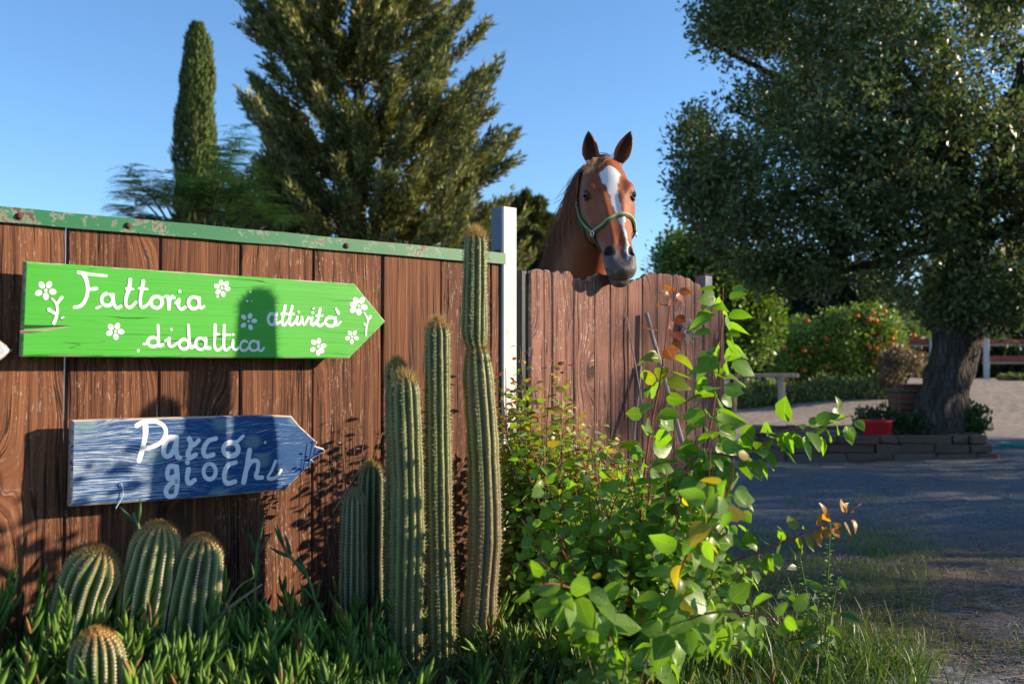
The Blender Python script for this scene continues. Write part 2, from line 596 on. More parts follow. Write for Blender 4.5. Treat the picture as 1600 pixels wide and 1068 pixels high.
def blue_sign_mat():
    m = NT("blue_sign_paint")
    o = m.obj()
    sx = m.n("SeparateXYZ", {0: o})
    vd = m.n("TexVoronoi", {"Vector": m.n("CombineXYZ", {0: m.math('MULTIPLY', sx.outputs[0], 3.6), 1: m.math('MULTIPLY', sx.outputs[2], 5.0), 2: 0.0}).outputs[0], "Scale": 1.0}, voronoi_dimensions='2D').outputs["Distance"]
    k = m.math('POWER', 2.718, m.math('MULTIPLY', m.math('MULTIPLY', vd, vd), -20.0))
    wn_ = m.noise(m.mapping(o, (3.5, 3, 9)), 1.0, 3, .5)
    zz = m.math('ADD', m.math('ADD', sx.outputs[2], m.math('MULTIPLY', wn_, .016)), m.math('MULTIPLY', k, .020))
    pw = m.n("CombineXYZ", {0: sx.outputs[0], 1: sx.outputs[1], 2: zz}).outputs[0]
    fib = m.noise(m.mapping(pw, (5, 10, 520)), 1.0, 5, .62)
    fib2 = m.noise(m.mapping(pw, (26, 10, 800)), 1.0, 3, .6)
    area = m.noise(m.mapping(o, (4, 4, 6), (1, 0, 2)), 1.0, 3, .5)
    # more wear towards the square end of the board
    wear = m.n("MapRange", {"Value": sx.outputs[0], "From Min": 0.0, "From Max": .75, "To Min": .085, "To Max": -.01}).outputs[0]
    v = m.math('ADD', m.math('ADD', m.math('MULTIPLY', fib, .7), m.math('MULTIPLY', fib2, .3)), wear)
    v = m.math('ADD', v, m.math('MULTIPLY', m.math('SUBTRACT', area, .5), .16))
    f = m.n("MapRange", {"Value": v, "From Min": .585, "From Max": .625}).outputs[0]
    blue = m.mix(m.noise(o, 9, 3, .5), (.007,.058,.19), (.015,.110,.29))
    blue = m.mix(m.math('MULTIPLY', fib2, .4), blue, (.01,.045,.16))
    pale = m.mix(fib2, (.32,.43,.52), (.66,.69,.70))
    c = m.mix(m.math('MULTIPLY', f, .85), blue, pale)
    core = m.n("MapRange", {"Value": vd, "From Min": .07, "From Max": .14, "To Min": 1.0, "To Max": 0.0}).outputs[0]
    c = m.mix(m.math('MULTIPLY', core, .75), c, m.mix(fib2, (.06,.14,.17), (.25,.40,.44)))
    dk = m.n("MapRange", {"Value": v, "From Min": .33, "From Max": .37, "To Min": 1.0, "To Max": 0.0}).outputs[0]
    c = m.mix(m.math('MULTIPLY', dk, .6), c, (.01,.015,.03))
    return m.done(m.pbr(c, .62, m.bump(v, .6, .006), 0, .3))

M['green_sign'] = green_sign_mat()
M['green_edge'] = sign_edge_mat("green_sign_edge", (.05,.42,.03), .03)
M['blue_sign'] = blue_sign_mat()
M['blue_edge'] = sign_edge_mat("blue_sign_edge", (.015,.07,.25), .10)
M['grey_sign'] = paint_rust("grey_sign_paint", (.42,.47,.52), (.3,.24,.18), (.6,.6,.58), .3, 14, .6)
M['white_paint'] = plain("white_paint", (.80,.80,.77), .55, 0, .06, 90, .25)
def worn_white():
    m = NT("worn_white_paint")
    o = m.obj()
    fib = m.noise(m.mapping(o, (14, 10, 260)), 1.0, 5, .65)
    f = m.n("MapRange", {"Value": fib, "From Min": .50, "From Max": .66}).outputs[0]
    c = m.mix(m.math('MULTIPLY', f, .28), (.80,.83,.85), (.20,.32,.52))
    return m.done(m.pbr(c, .6, m.bump(fib, .4, .002), 0, .3))
M['worn_white'] = worn_white()

# ground ----------------------------------------------------------------
def ground_mat():
    m = NT("ground_gravel_soil_sand")
    o = m.n("NewGeometry").outputs["Position"]
    sx = m.n("SeparateXYZ", {0: o})
    n1 = m.noise(o, .9, 4, .6)
    n2 = m.noise(o, 6, 5, .65)
    n3 = m.noise(o, 55, 4, .7)
    n4 = m.noise(o, 160, 3, .7)
    v = m.n("TexVoronoi", {"Vector": o, "Scale": 75.0}).outputs["Color"]
    vg = m.n("SeparateColor", {0: v}).outputs[0]
    gravel = m.ramp(m.math('ADD', m.math('MULTIPLY', vg, .65), m.math('MULTIPLY', n4, .35)), [(.2, (.075,.077,.080)), (.5, (.140,.142,.147)), (.85, (.25,.25,.25))])
    dirt = m.ramp(n3, [(.3, (.07,.052,.036)), (.55, (.155,.116,.080)), (.8, (.29,.23,.155))])
    sand = m.ramp(m.math('ADD', m.math('MULTIPLY', n2, .5), m.math('MULTIPLY', m.noise(m.mapping(o, (14, 5, 5)), 1.0, 5, .7), .5)), [(.38, (.17,.125,.09)), (.5, (.36,.285,.215)), (.66, (.52,.43,.34))])
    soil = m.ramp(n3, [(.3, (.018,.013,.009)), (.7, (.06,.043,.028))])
    s_along = m.math('ADD', m.math('MULTIPLY', sx.outputs[0], FD.x), m.math('MULTIPLY', sx.outputs[1], FD.y))
    tt = m.math('ADD', m.math('MULTIPLY', m.math('SUBTRACT', sx.outputs[0], P0.x), FN.x), m.math('MULTIPLY', m.math('SUBTRACT', sx.outputs[1], P0.y), FN.y))
    ttn = m.math('ADD', tt, m.math('MULTIPLY', m.math('SUBTRACT', n1, .5), 2.0))
    # trampled dirt with straw next to the bed, gravel track beyond it
    g_m = m.n("MapRange", {"Value": m.math('ADD', m.math('MULTIPLY', ttn, .25), m.math('MULTIPLY', n2, .75)), "From Min": .62, "From Max": .78}).outputs[0]
    near = m.n("MapRange", {"Value": sx.outputs[1], "From Min": 5.6, "From Max": 7.5}).outputs[0]
    g_m = m.math('MAXIMUM', g_m, m.math('MULTIPLY', near, m.n("MapRange", {"Value": n2, "From Min": .25, "From Max": .5}).outputs[0]))
    c = m.mix(g_m, dirt, gravel)
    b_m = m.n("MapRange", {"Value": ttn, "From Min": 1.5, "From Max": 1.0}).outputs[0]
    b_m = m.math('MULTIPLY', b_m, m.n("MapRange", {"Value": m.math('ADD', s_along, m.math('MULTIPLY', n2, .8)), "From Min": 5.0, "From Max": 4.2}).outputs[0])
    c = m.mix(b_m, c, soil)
    yn = m.math('ADD', sx.outputs[1], m.math('MULTIPLY', m.math('SUBTRACT', n1, .5), 2.5))
    s_m = m.n("MapRange", {"Value": yn, "From Min": 15.0, "From Max": 17.5}).outputs[0]
    c = m.mix(s_m, c, sand)
    f_m = m.n("MapRange", {"Value": yn, "From Min": 60.0, "From Max": 90.0}).outputs[0]
    c = m.mix(f_m, c, m.mix(n1, (.10,.11,.045), (.24,.21,.10)))
    h = m.math('ADD', m.math('MULTIPLY', vg, .7), m.math('MULTIPLY', n3, .6))
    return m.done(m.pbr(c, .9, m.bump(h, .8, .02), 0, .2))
M['ground'] = ground_mat()

# =================================================================== ground and hills
def gh(x, y):
    """ground height"""
    x = np.asarray(x, float); y = np.asarray(y, float)
    qx, qy = x - P0.x, y - P0.y
    s = qx * FD.x + qy * FD.y
    t = qx * FN.x + qy * FN.y
    base = .06 + .24 * sstep(.9, -2.4, s)
    bed = base * sstep(1.9, .45, t) * sstep(-1.4, -.4, t) * sstep(2.4, .9, s)
    arena = .78 * sstep(18.5, 27.5, y) * sstep(2.0, 9.0, x)
    wob = .02 * np.sin(x * 1.7 + y * .9) + .018 * np.sin(x * .6 - y * 1.3 + 1.0)
    wob = wob * sstep(3.0, 6.0, np.hypot(x, y))
    return bed + arena + wob

def axis(lo, hi, fine_lo, fine_hi, step, grow=1.25):
    a = list(np.arange(fine_lo, fine_hi + 1e-6, step))
    st = step
    v = fine_hi
    while v < hi:
        st *= grow; v += st; a.append(min(v, hi))
    st = step; v = fine_lo
    pre = []
    while v > lo:
        st *= grow; v -= st; pre.append(max(v, lo))
    return np.array(sorted(set(pre + a)))
gx = axis(-2500, 2500, -3.5, 11, .11)
gy = axis(-40, 3500, .4, 14, .11)
GX, GY = np.meshgrid(gx, gy)
GZ = gh(GX, GY)
rng = np.random.default_rng(3)
GZ = GZ + np.where((np.abs(GX) < 14) & (GY < 16) & (GY > 0), rng.normal(0, .006, GZ.shape), 0)
V = np.stack([GX, GY, GZ], -1).reshape(-1, 3)
nx, ny = len(gx), len(gy)
ii, jj = np.meshgrid(np.arange(nx - 1), np.arange(ny - 1))
a = (jj * nx + ii).ravel()
Fc = np.stack([a, a + 1, a + 1 + nx, a + nx], 1)
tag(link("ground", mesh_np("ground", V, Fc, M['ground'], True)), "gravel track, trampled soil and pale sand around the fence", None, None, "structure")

# distant ridge
hx = np.linspace(-900, 2400, 90)
rg = []
for i, x in enumerate(hx):
    rg.append(46 + 26 * math.sin(x / 310.0) + 16 * math.sin(x / 97.0 + 1) + 5 * math.sin(x / 29.0))
V = []; Fc = []
for i, x in enumerate(hx):
    for j, (dy, k) in enumerate(((0, 0), (60, .35), (150, .75), (240, 1.0), (420, .55), (700, 0))):
        V.append((x, 1300 + dy + 30 * math.sin(x / 140.0), rg[i] * k * 1.3 - (1 if k == 0 else 0)))
for i in range(len(hx) - 1):
    for j in range(5):
        Fc.append((i*6+j, (i+1)*6+j, (i+1)*6+j+1, i*6+j+1))
M['hill'] = plain("hill_scrub", (.10,.13,.11), .9, 0, .4, .02, 0)
tag(link("hills", mesh_np("hills", np.array(V), np.array(Fc), M['hill'], True)), "low blue green ridge far beyond the trees", None, None, "structure")

# =================================================================== wooden fence
rng = np.random.default_rng(11)
random.seed(5)
fence = empty("wooden_fence", F(-1.4, 0, 0), "brown weathered plank fence with a green rusty top rail", "fence", None, TH)
FO = -1.4                                   # s of the fence origin
def zrail(s):                               # top of planks follows the rail
    return RZ0 + (RZ1 - RZ0) * (s - RS0) / (RS1 - RS0)
RS0, RZ0 = onf(0, 334, .012)
RS1, RZ1 = onf(786, 404, .012)
edges_px = [-520, -350, -190, -40, 104.5, 250.5, 376, 489.5, 598, 690, 768, 783]
gapw = [.004,.004,.005,.005,.0075,.007,.005,.006,.010,.004,.004,.004]
es = [onf(x, 450, 0)[0] for x in edges_px]
for _k in range(5):
    es.insert(0, es[0] - .24 - .03 * (_k % 2)); gapw.insert(0, .005)
for i in range(len(es) - 1):
    s0, s1 = es[i] + gapw[i] * .55, es[i+1] - gapw[i+1] * .55
    w = s1 - s0
    zt0 = zrail(s0) - .002; zt1 = zrail(s1) - .002
    zb = .02 + rng.uniform(-.02, .02)
    n = 9
    out = [(0, zb), (w, zb + rng.uniform(-.01, .01))]
    zs = np.linspace(zb, zt1, n)[1:-1]
    ph = rng.uniform(0, 6)
    for z in zs: out.append((w + .0016 * math.sin(z * 9 + ph) + rng.normal(0, .0006), z))
    out += [(w, zt1), (0, zt0)]
    for z in zs[::-1]: out.append((.0016 * math.sin(z * 8 + ph + 2) + rng.normal(0, .0006), z))
    mb = MB().prism(out, rng.uniform(-.0005, .004), .03, .003)
    mb.build("plank", M['plank'], fence, (s0 - FO, 0, 0))
# battens behind
for zz in (.45, 1.18):
    mb = MB().prism([(es[0], zz), (-.03, zz), (-.03, zz + .09), (es[0], zz + .09)], .034, .07, .003)
    mb.build("crossbar", M['plank'], fence, (-FO, 0, 0))
# green angle-iron rail
rl = MB()
sA, sB = es[0], onf(790, 404, .012)[0]
zA, zB = zrail(sA), zrail(sB)
hh = .022
n = 40
ss = np.linspace(sA, sB, n)
prof = [(-.009, -hh), (-.009, hh), (.028, hh), (.028, hh - .004), (-.0045, hh - .004), (-.0045, -hh)]   # y, dz
for s_ in ss:
    zc = zrail(s_) + rng.normal(0, .0006)
    for (y, dz) in prof: rl.v.append((s_, y - .0035, zc + dz))
k = len(prof)
for i in range(n - 1):
    for j in range(k):
        j2 = (j + 1) % k
        rl.f.append((i*k+j, i*k+j2, (i+1)*k+j2, (i+1)*k+j)); rl.m.append(0)
rl.f.append(tuple(range(k))); rl.m.append(0)
rl.f.append(tuple(reversed(range((n-1)*k, n*k)))); rl.m.append(0)
rail = rl.build("top_rail", M['rail'], fence, (-FO, 0, 0))
def bolt_mb(r=.0085, d=.008):
    m = MB()
    m.lathe([(r*1.25, 0), (r*1.25, .0015), (r, .002), (r*.92, d*.7), (r*.6, d), (0.0001, d*1.05)], 10)
    return m.mesh("bolt", M['bolt'], True)
bm_ = bolt_mb()
for (bx, by) in ((30, 338), (200, 352.5), (541, 384)):
    s_, z_ = onf(bx, by, .0125)
    o = link("bolt", bm_, rail, (s_, -.0128, z_))
    o.rotation_euler = (rad(90), 0, 0)
# galvanised square post that ends the fence
pw = .0785
s0, _ = onf(785.5, 400, .010); ptop = onf(786, 322, .010)[1]
mb = MB()
c_ = .006
def post_ring(z, ins=0.0):
    a, b = 0 + ins, pw - ins
    c = c_
    return [(a + c, a, z), (b - c, a, z), (b, a + c, z), (b, b - c, z), (b - c, b, z), (a + c, b, z), (a, b - c, z), (a, a + c, z)]
mb.v += post_ring(-.05) + post_ring(ptop) + post_ring(ptop, .004) + post_ring(ptop - .05, .004)
for k in range(3):
    for i in range(8):
        j = (i + 1) % 8
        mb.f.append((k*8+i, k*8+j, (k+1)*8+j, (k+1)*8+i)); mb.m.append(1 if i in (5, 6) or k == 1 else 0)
mb.f.append(tuple(24 + i for i in range(8))); mb.m.append(0)
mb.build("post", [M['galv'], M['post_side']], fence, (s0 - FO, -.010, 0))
# rust bracket above the rail end
mb = MB().box((0, 0, 0), (.012, .04, .016), 0, .002)
zz = onf(786, 393, .01)[1]
mb.build("bracket", M['bolt'], fence, (s0 - .0125 - FO, -.012, zz - .008))

# =================================================================== gate of narrow boards
gate = empty("plank_gate", F(.7, 0, 0), "reddish narrow board gate with a chewed arched top edge", "gate", None, TH)
GO = .7
def cx(x): return 760 + x / 2.6667
def cy(y): return 400 + y / 2.6667
gedge = [182, 240, 275, 363, 450, 518, 590, 650, 712, 780, 832, 870, 905, 935, 970, 992]
gtop = [(182, 56), (262, 56), (275, 68), (300, 62), (345, 66), (362, 84), (385, 96), (410, 104), (428, 90), (450, 74), (500, 74), (520, 96), (560, 112), (600, 108), (636, 100),
        (648, 78), (700, 70), (770, 74), (832, 84), (870, 104), (905, 130), (940, 160), (970, 186), (995, 205)]
gtx = [cx(a) for a, b in gtop]; gty = [cy(b) for a, b in gtop]
for i in range(len(gedge) - 1):
    xa, xb = cx(gedge[i]), cx(gedge[i+1])
    s0 = onf(xa, 500, 0)[0] + .0016; s1 = onf(xb, 500, 0)[0] - .0016
    zb = .03 + rng.uniform(-.02, .02)
    w = s1 - s0
    out = [(0, zb), (w, zb)]
    ph = rng.uniform(0, 6)
    zt = lambda s: onf(0, 0, 0)
    tops = []
    nt = 7
    for k in range(nt + 1):
        u = k / nt
        xp = xa + (xb - xa) * u
        yp = np.interp(xp, gtx, gty)
        z = onf(xp, yp, 0)[1]
        rough_ = .002 if not (270 < gedge[i] < 640) else .006
        z += rng.normal(0, rough_) - .012 * (abs(u - .5) * 2) ** 4
        tops.append((w * u, z))
    zs = np.linspace(zb, tops[-1][1], 7)[1:-1]
    for z in zs: out.append((w + .0012 * math.sin(z * 9 + ph), z))
    out += tops[::-1]
    zs = np.linspace(zb, tops[0][1], 7)[1:-1]
    for z in zs[::-1]: out.append((.0012 * math.sin(z * 8 + ph + 2), z))
    mb = MB().prism(out, rng.uniform(-.003, .004), .024, .0035, 0, 1)
    o = mb.build("board", [M['gate'], M['gate_edge']], gate, (s0 - GO, 0, 0))
gs0 = onf(cx(182), 500, 0)[0]; gs1 = onf(cx(992), 500, 0)[0]
for zz in (.35, 1.12):
    MB().prism([(gs0, zz), (gs1, zz), (gs1, zz + .1), (gs0, zz + .1)], .029, .06, .003).build("crossbar", M['gate'], gate, (-GO, 0, 0))
sa = onf(815, 500, -.01)[0]; sb = gs0 - .004
MB().box((sa, .012, .03), (sb, .05, onf(820, 421, 0)[1]), 0, .004).build("stile", M['dark_metal'], gate, (-GO, 0, 0))
# latch: dark plate with a frayed rope knot
ls, lz = onf(1068, 517, .0)
lt = MB().box((-.03, -.012, -.012), (.03, -.004, .012), 0, .002).build("latch", M['dark_metal'], gate, (ls - GO, 0, lz))
M['rope'] = plain("frayed_rope", (.50,.44,.36), .9, 0, .3, 200, .4)
mb = MB()
for k in range(46):
    a = rng.uniform(0, 2*math.pi); r0 = rng.uniform(.01, .03); r1 = r0 + rng.uniform(.015, .035)
    p0 = Vector((math.cos(a)*r0, -.014 - rng.uniform(0, .01), math.sin(a)*r0*1.1 + .005))
    p2 = Vector((math.cos(a+.5)*r1, -.012 - rng.uniform(0, .025), math.sin(a+.5)*r1*1.3))
    p1 = (p0 + p2) / 2 + Vector((rng.normal(0,.006), -.012, rng.normal(0,.006)))
    mb.tube(smooth_path([p0, p1, p2], 3), .0016, 4)
mb.build("rope_knot", M['rope'], lt, (0, 0, 0), True)

# grey post behind the far end of the gate
gp_s, gp_z = onf(1110, 430, -.12)
gpost = empty("gate_post", F(gp_s, -.16, 0), "dull grey square post behind the low end of the gate", "post", None, TH)
MB().box((-.032, -.03, -.05), (.032, .034, gp_z), 0, .005).build("shaft", M['grey_post'], gpost)
MB().box((-.034, -.032, gp_z + .0005), (.034, .036, gp_z + .008), 0, .003).build("cap", M['bolt'], gpost)

# =================================================================== arrow signs
def quad_sign(name, label, pts_px, tfront, thick, mats, bev=.004, extra_out=None):
    out = [onf(x, y, tfront) for x, y in pts_px]      # ccw seen from the front: BL, BR, tip, TR, TL
    s_o, z_o = out[0]
    root = empty(name, F(s_o, 0, z_o), label, "sign", "arrow signs on the fence", TH)
    loc = [(s - s_o, z - z_o) for s, z in out]
    if extra_out: loc = extra_out(loc)
    mb = MB().prism(loc, -tfront, -tfront + thick, bev, 0, 1)
    bd = mb.build("board", mats, root)
    return root, (s_o, z_o), bd

def stroke(mb, pts_px, wpx, tf, org, k, tap=(1, 1), n=5):
    """a brush stroke given in photo pixels laid flat on a sign face"""
    P = smooth_path(pts_px, n)
    Q = np.array([onf(x, y, tf) for x, y in P]) - np.array(org)
    sc = (Q[-1] - Q[0])
    # metres per pixel near the stroke
    a = np.array(onf(P[0][0], P[0][1], tf)); b = np.array(onf(P[0][0], P[0][1] + 10, tf))
    mpp = np.linalg.norm(a - b) / 10
    hw = wpx * mpp / 2
    m = len(Q)
    T = np.gradient(Q, axis=0); T /= np.maximum(np.linalg.norm(T, axis=1, keepdims=True), 1e-9)
    N = np.stack([-T[:, 1], T[:, 0]], 1)
    y = -tf - .0007 - .00013 * k
    u = np.linspace(0, 1, m)
    wv = hw * (tap[0] + (tap[1] - tap[0]) * u) * (1 + .07 * np.sin(u * 9 + k))
    V = []; Fc = []
    for i in range(m):
        L = Q[i] + N[i] * wv[i]; R = Q[i] - N[i] * wv[i]
        V += [(L[0], y, L[1]), (R[0], y, R[1])]
    for i in range(m - 1):
        Fc.append((2*i+1, 2*i+3, 2*i+2, 2*i))
    for (i, sg) in ((0, -1), (m - 1, 1)):            # round ends
        c = Q[i]; b0 = len(V); V.append((c[0], y, c[1]))
        ring = []
        for q in range(7):
            an = math.pi * q / 6 - math.pi / 2
            d = T[i] * sg * math.cos(an) * wv[i] * .9 + N[i] * math.sin(an) * wv[i]
            ring.append(len(V)); V.append((c[0] + d[0], y, c[1] + d[1]))
        for q in range(6):
            Fc.append((b0, ring[q], ring[q+1]) if sg > 0 else (b0, ring[q+1], ring[q]))
    mb.add(V, Fc)

def blob(mb, c_px, r_px, tf, org, k, stretch=(1, 1), ang=0.0, n=14):
    pts = []
    for q in range(n):
        a = 2 * math.pi * q / n
        dx, dy = math.cos(a) * r_px * stretch[0], math.sin(a) * r_px * stretch[1]
        x = c_px[0] + dx * math.cos(ang) - dy * math.sin(ang)
        y = c_px[1] + dx * math.sin(ang) + dy * math.cos(ang)
        pts.append(np.array(onf(x, y, tf)) - np.array(org))
    y = -tf - .0007 - .00013 * k
    mb.add([(p[0], y, p[1]) for p in pts], [tuple(reversed(range(n)))])

def ell(cx_, cy_, rx, ry, a0=0, a1=360, n=12):
    return [(cx_ + rx * math.cos(rad(a0 + (a1 - a0) * i / n)), cy_ + ry * math.sin(rad(a0 + (a1 - a0) * i / n))) for i in range(n + 1)]

def word(root, org, tf, label, mat, strokes, tr, sc):
    """strokes: (points in crop coords, width, taper)"""
    mb = MB()
    for k, st in enumerate(strokes):
        pts, w = st[0], st[1]
        tap = st[2] if len(st) > 2 else (1, 1)
        if len(pts) == 1:
            x, y = tr(pts[0]); blob(mb, (x, y), w / sc / 2, tf, org, k % 9)
        else:
            stroke(mb, [tr(p) for p in pts], w / sc, tf, org, k % 9, tap)
    o = mb.build("lettering", mat, root)
    o["label"] = label
    return o

GT = .082
green, gorg, gboard = quad_sign("arrow_sign", "bright green arrow board with white handwritten words and small flowers",
    [(33.5, 556.5), (545, 560), (602.5, 502), (554, 443), (40, 408)], GT, .030, [M['green_sign'], M['green_edge']])
trL = lambda p: (p[0] / 5.0, 420 + p[1] / 5.0)
trR = lambda p: (300 + p[0] / 5.0, 420 + p[1] / 5.0)
W = 26
word(green, gorg, GT, "white handwritten word Fattoria", M['white_paint'], [
    ([(612, 26), (660, 36), (740, 46), (832, 54)], 27, (1.0, .7)),
    ([(648, 34), (675, 90), (684, 150), (678, 210), (655, 262), (622, 292), (578, 300)], 31, (1, .75)),
    ([(690, 158), (725, 156), (755, 152)], 27),
    ([(752, 306), (785, 292)], 18), (ell(836, 240, 44, 47, -60, 265), W), ([(882, 200), (884, 265), (912, 305), (945, 292)], 28, (1, .8)),
    ([(1016, 82), (1008, 150), (985, 220), (984, 285), (1018, 300), (1062, 258)], 30, (1, .7)), ([(985, 156), (1040, 158)], 22, (1, .7)),
    ([(1118, 96), (1106, 165), (1094, 240), (1102, 295), (1138, 290), (1172, 250)], 29, (1, .7)), ([(1090, 152), (1152, 158)], 22, (1, .7)),
    (ell(1222, 260, 44, 45, -80, 275), W), ([(1228, 218), (1260, 232), (1292, 208)], 18, (1, .6)),
    ([(1306, 216), (1318, 255), (1318, 312)], 30), ([(1320, 252), (1342, 216), (1360, 226)], 24),
    ([(1366, 268), (1392, 240)], 18), ([(1396, 240), (1392, 288), (1414, 315), (1446, 298)], 28, (1, .8)), ([(1402, 175)], 25),
    (ell(1512, 265, 42, 46, -70, 270), W), ([(1556, 226), (1556, 282), (1568, 306), (1594, 292)], 27, (1, .7))], trL, 5)
word(green, gorg, GT, "white handwritten word didattica", M['white_paint'], [
    ([(1122, 588), (1160, 574)], 20), (ell(1196, 570, 42, 36, -50, 290), 24), ([(1234, 440), (1236, 520), (1240, 596), (1272, 592)], 27, (.8, 1)),
    ([(1290, 562), (1318, 542)], 18), ([(1322, 542), (1318, 588), (1342, 606), (1385, 576)], 27, (1, .7)), ([(1337, 472)], 23),
    (ell(1436, 588, 38, 38, -50, 290), 24), ([(1470, 440), (1476, 540), (1486, 610), (1520, 600)], 27, (.8, 1)),
    (ell(1566, 584, 40, 44, -60, 280), 24), ([(1606, 542), (1608, 610), (1640, 618)], 26),
    ([(1680, 436), (1678, 520), (1675, 598), (1698, 634), (1736, 612)], 27, (.9, .8)), ([(1672, 506), (1715, 510)], 20, (1, .7)),
    ([(1750, 440), (1748, 520), (1748, 606), (1764, 632), (1796, 612)], 27, (.9, .8)), ([(1742, 512), (1800, 515)], 20, (1, .7)),
    ([(1820, 558), (1818, 610), (1842, 632), (1872, 606)], 25, (1, .7)), ([(1820, 512)], 22),
    ([(1928, 568), (1898, 562), (1876, 596), (1884, 632), (1916, 634), (1944, 610)], 20),
    (ell(1982, 600, 36, 38, -60, 285), 20), ([(2018, 568), (2020, 626), (2042, 640), (2062, 614)], 21, (1, .7))], trL, 5)
word(green, gorg, GT, "smaller white handwritten word attivita with accent", M['white_paint'], [
    (ell(624, 392, 30, 44, -60, 285), 24), ([(660, 346), (646, 412), (656, 432), (688, 412)], 25, (1, .8)),
    ([(728, 290), (712, 360), (704, 425), (724, 436), (752, 400)], 26, (1, .8)), ([(696, 352), (740, 350)], 18),
    ([(782, 292), (766, 360), (760, 425), (782, 436), (808, 405)], 26, (1, .8)), ([(748, 354), (794, 352)], 18),
    ([(822, 376), (812, 420), (834, 432), (856, 400)], 23), ([(832, 336)], 23),
    ([(856, 378), (866, 430), (884, 424), (908, 378)], 22), ([(908, 378), (922, 388)], 16),
    ([(938, 380), (928, 425), (948, 434), (974, 408)], 23), ([(942, 341)], 22),
    ([(1000, 312), (986, 380), (978, 428), (1004, 442), (1040, 414)], 26, (1, .8)), ([(968, 366), (1018, 364)], 18),
    (ell(1082, 412, 42, 34, -60, 285), 24), ([(1120, 380), (1114, 428), (1136, 438), (1160, 412)], 23, (1, .7)),
    ([(1124, 312), (1134, 330), (1144, 346)], 24, (.8, 1.1))], trR, 5)
def flower(tr, c, petals, r, dot, stem=None, extra=()):
    mb = MB()
    cc = tr(c)
    for k, p in enumerate(petals):
        q = tr(p)
        blob(mb, q, r / 5.0, GT, gorg, k % 3, (1.12, .86), math.atan2(q[1]-cc[1], q[0]-cc[0]))
    blob(mb, cc, dot / 5.0, GT, gorg, 4)
    for k, (pts, w, tap) in enumerate(stem or ()):
        stroke(mb, [tr(p) for p in pts], w / 5.0, GT, gorg, 5 + k, tap)
    for (p, r_) in extra: blob(mb, tr(p), r_ / 5.0, GT, gorg, 3)
    o = mb.build("painted_flower", M['white_paint'], green)
flower(trL, (357, 168), [(325, 126), (382, 124), (411, 178), (358, 214), (301, 187)], 26, 13,
       [([(405, 232), (436, 268), (448, 315), (440, 370), (420, 425)], 26, (.6, .9)), ([(482, 222), (462, 246), (450, 268)], 30, (.8, .6)), ([(380, 316), (402, 332), (430, 348)], 30, (.9, .7))])
flower(trL, (900, 486), [(865, 453), (916, 446), (944, 490), (905, 528), (854, 500)], 24, 10)
flower(trR, (233, 150), [(226, 108), (266, 117), (276, 155), (243, 196), (203, 178), (192, 135)], 21, 11, None, [])
for p_, r_ in (((200, 215), 10), ((455, 181), 8), ((430, 250), 9), ((466, 250), 6)):
    mb = MB(); blob(mb, trR(p_), r_ / 5.0, GT, gorg, 0); mb.build("paint_spot", M['white_paint'], green)
flower(trR, (440, 408), [(403, 376), (452, 367), (485, 405), (456, 455), (401, 440)], 21, 10)
flower(trR, (1302, 288), [(1279, 247), (1326, 246), (1344, 299), (1303, 335), (1257, 320), (1258, 279)], 25, 10,
       [([(1345, 342), (1366, 378), (1372, 410), (1362, 455), (1358, 520)], 22, (.7, .7)), ([(1392, 372), (1378, 392)], 28, (1, .7)), ([(1345, 430), (1362, 448)], 22, (.8, .7))])
flower(trR, (985, 605), [(950, 572), (990, 562), (1026, 600), (1012, 636), (985, 654), (942, 629)], 21, 12)
flower(trR, (1250, 530), [(1233, 500), (1270, 498), (1283, 540), (1247, 567), (1214, 540)], 18, 9, None, [])
mb = MB(); blob(mb, trL((1080, 638)), 2.3, GT, gorg, 0); mb.build("paint_spot", M['white_paint'], green)
# split at the square end: dark crack with raw wood
M['crack'] = plain("split_shadow_wood", (.02,.05,.015), .9, 0, .4, 80, .5)
mb = MB()
stroke(mb, [trL(p) for p in ((170, 452), (300, 450), (430, 446), (545, 448))], 24/5., GT - .0006, gorg, 0, (1.3, .3))
mb.build("split", M['crack'], green)
mb = MB()
stroke(mb, [trL(p) for p in ((165, 492), (260, 488), (360, 476), (470, 458), (545, 450))], 22/5., GT - .0004, gorg, 0, (1.1, .25))
mb.build("bare_wood_streak", M['sign_edge'], green)
def screw(root, org, xy, tf):
    s_, z_ = onf(xy[0], xy[1], tf)
    m_ = MB().lathe([(.0055, 0), (.0055, .0015), (.004, .0025), (.0018, .0012), (.0001, .001)], 10).mesh("screw", M['chrome'], True)
    o = link("screw", m_, root, (s_ - org[0], -tf, z_ - org[1]))
    o.rotation_euler = (rad(90), 0, 0)
screw(green, gorg, trL((485, 382)), GT); screw(green, gorg, trR((948, 310)), GT)
for px_ in (150, 480):                                   # spacers between sign and planks
    s_, z_ = onf(px_, 500, GT)
    MB().box((s_ - .03, -GT + .031, z_ - .09), (s_ + .03, -.005, z_ + .09), 0, .002).build("spacer", M['sign_edge'], green, (-gorg[0], 0, -gorg[1]))

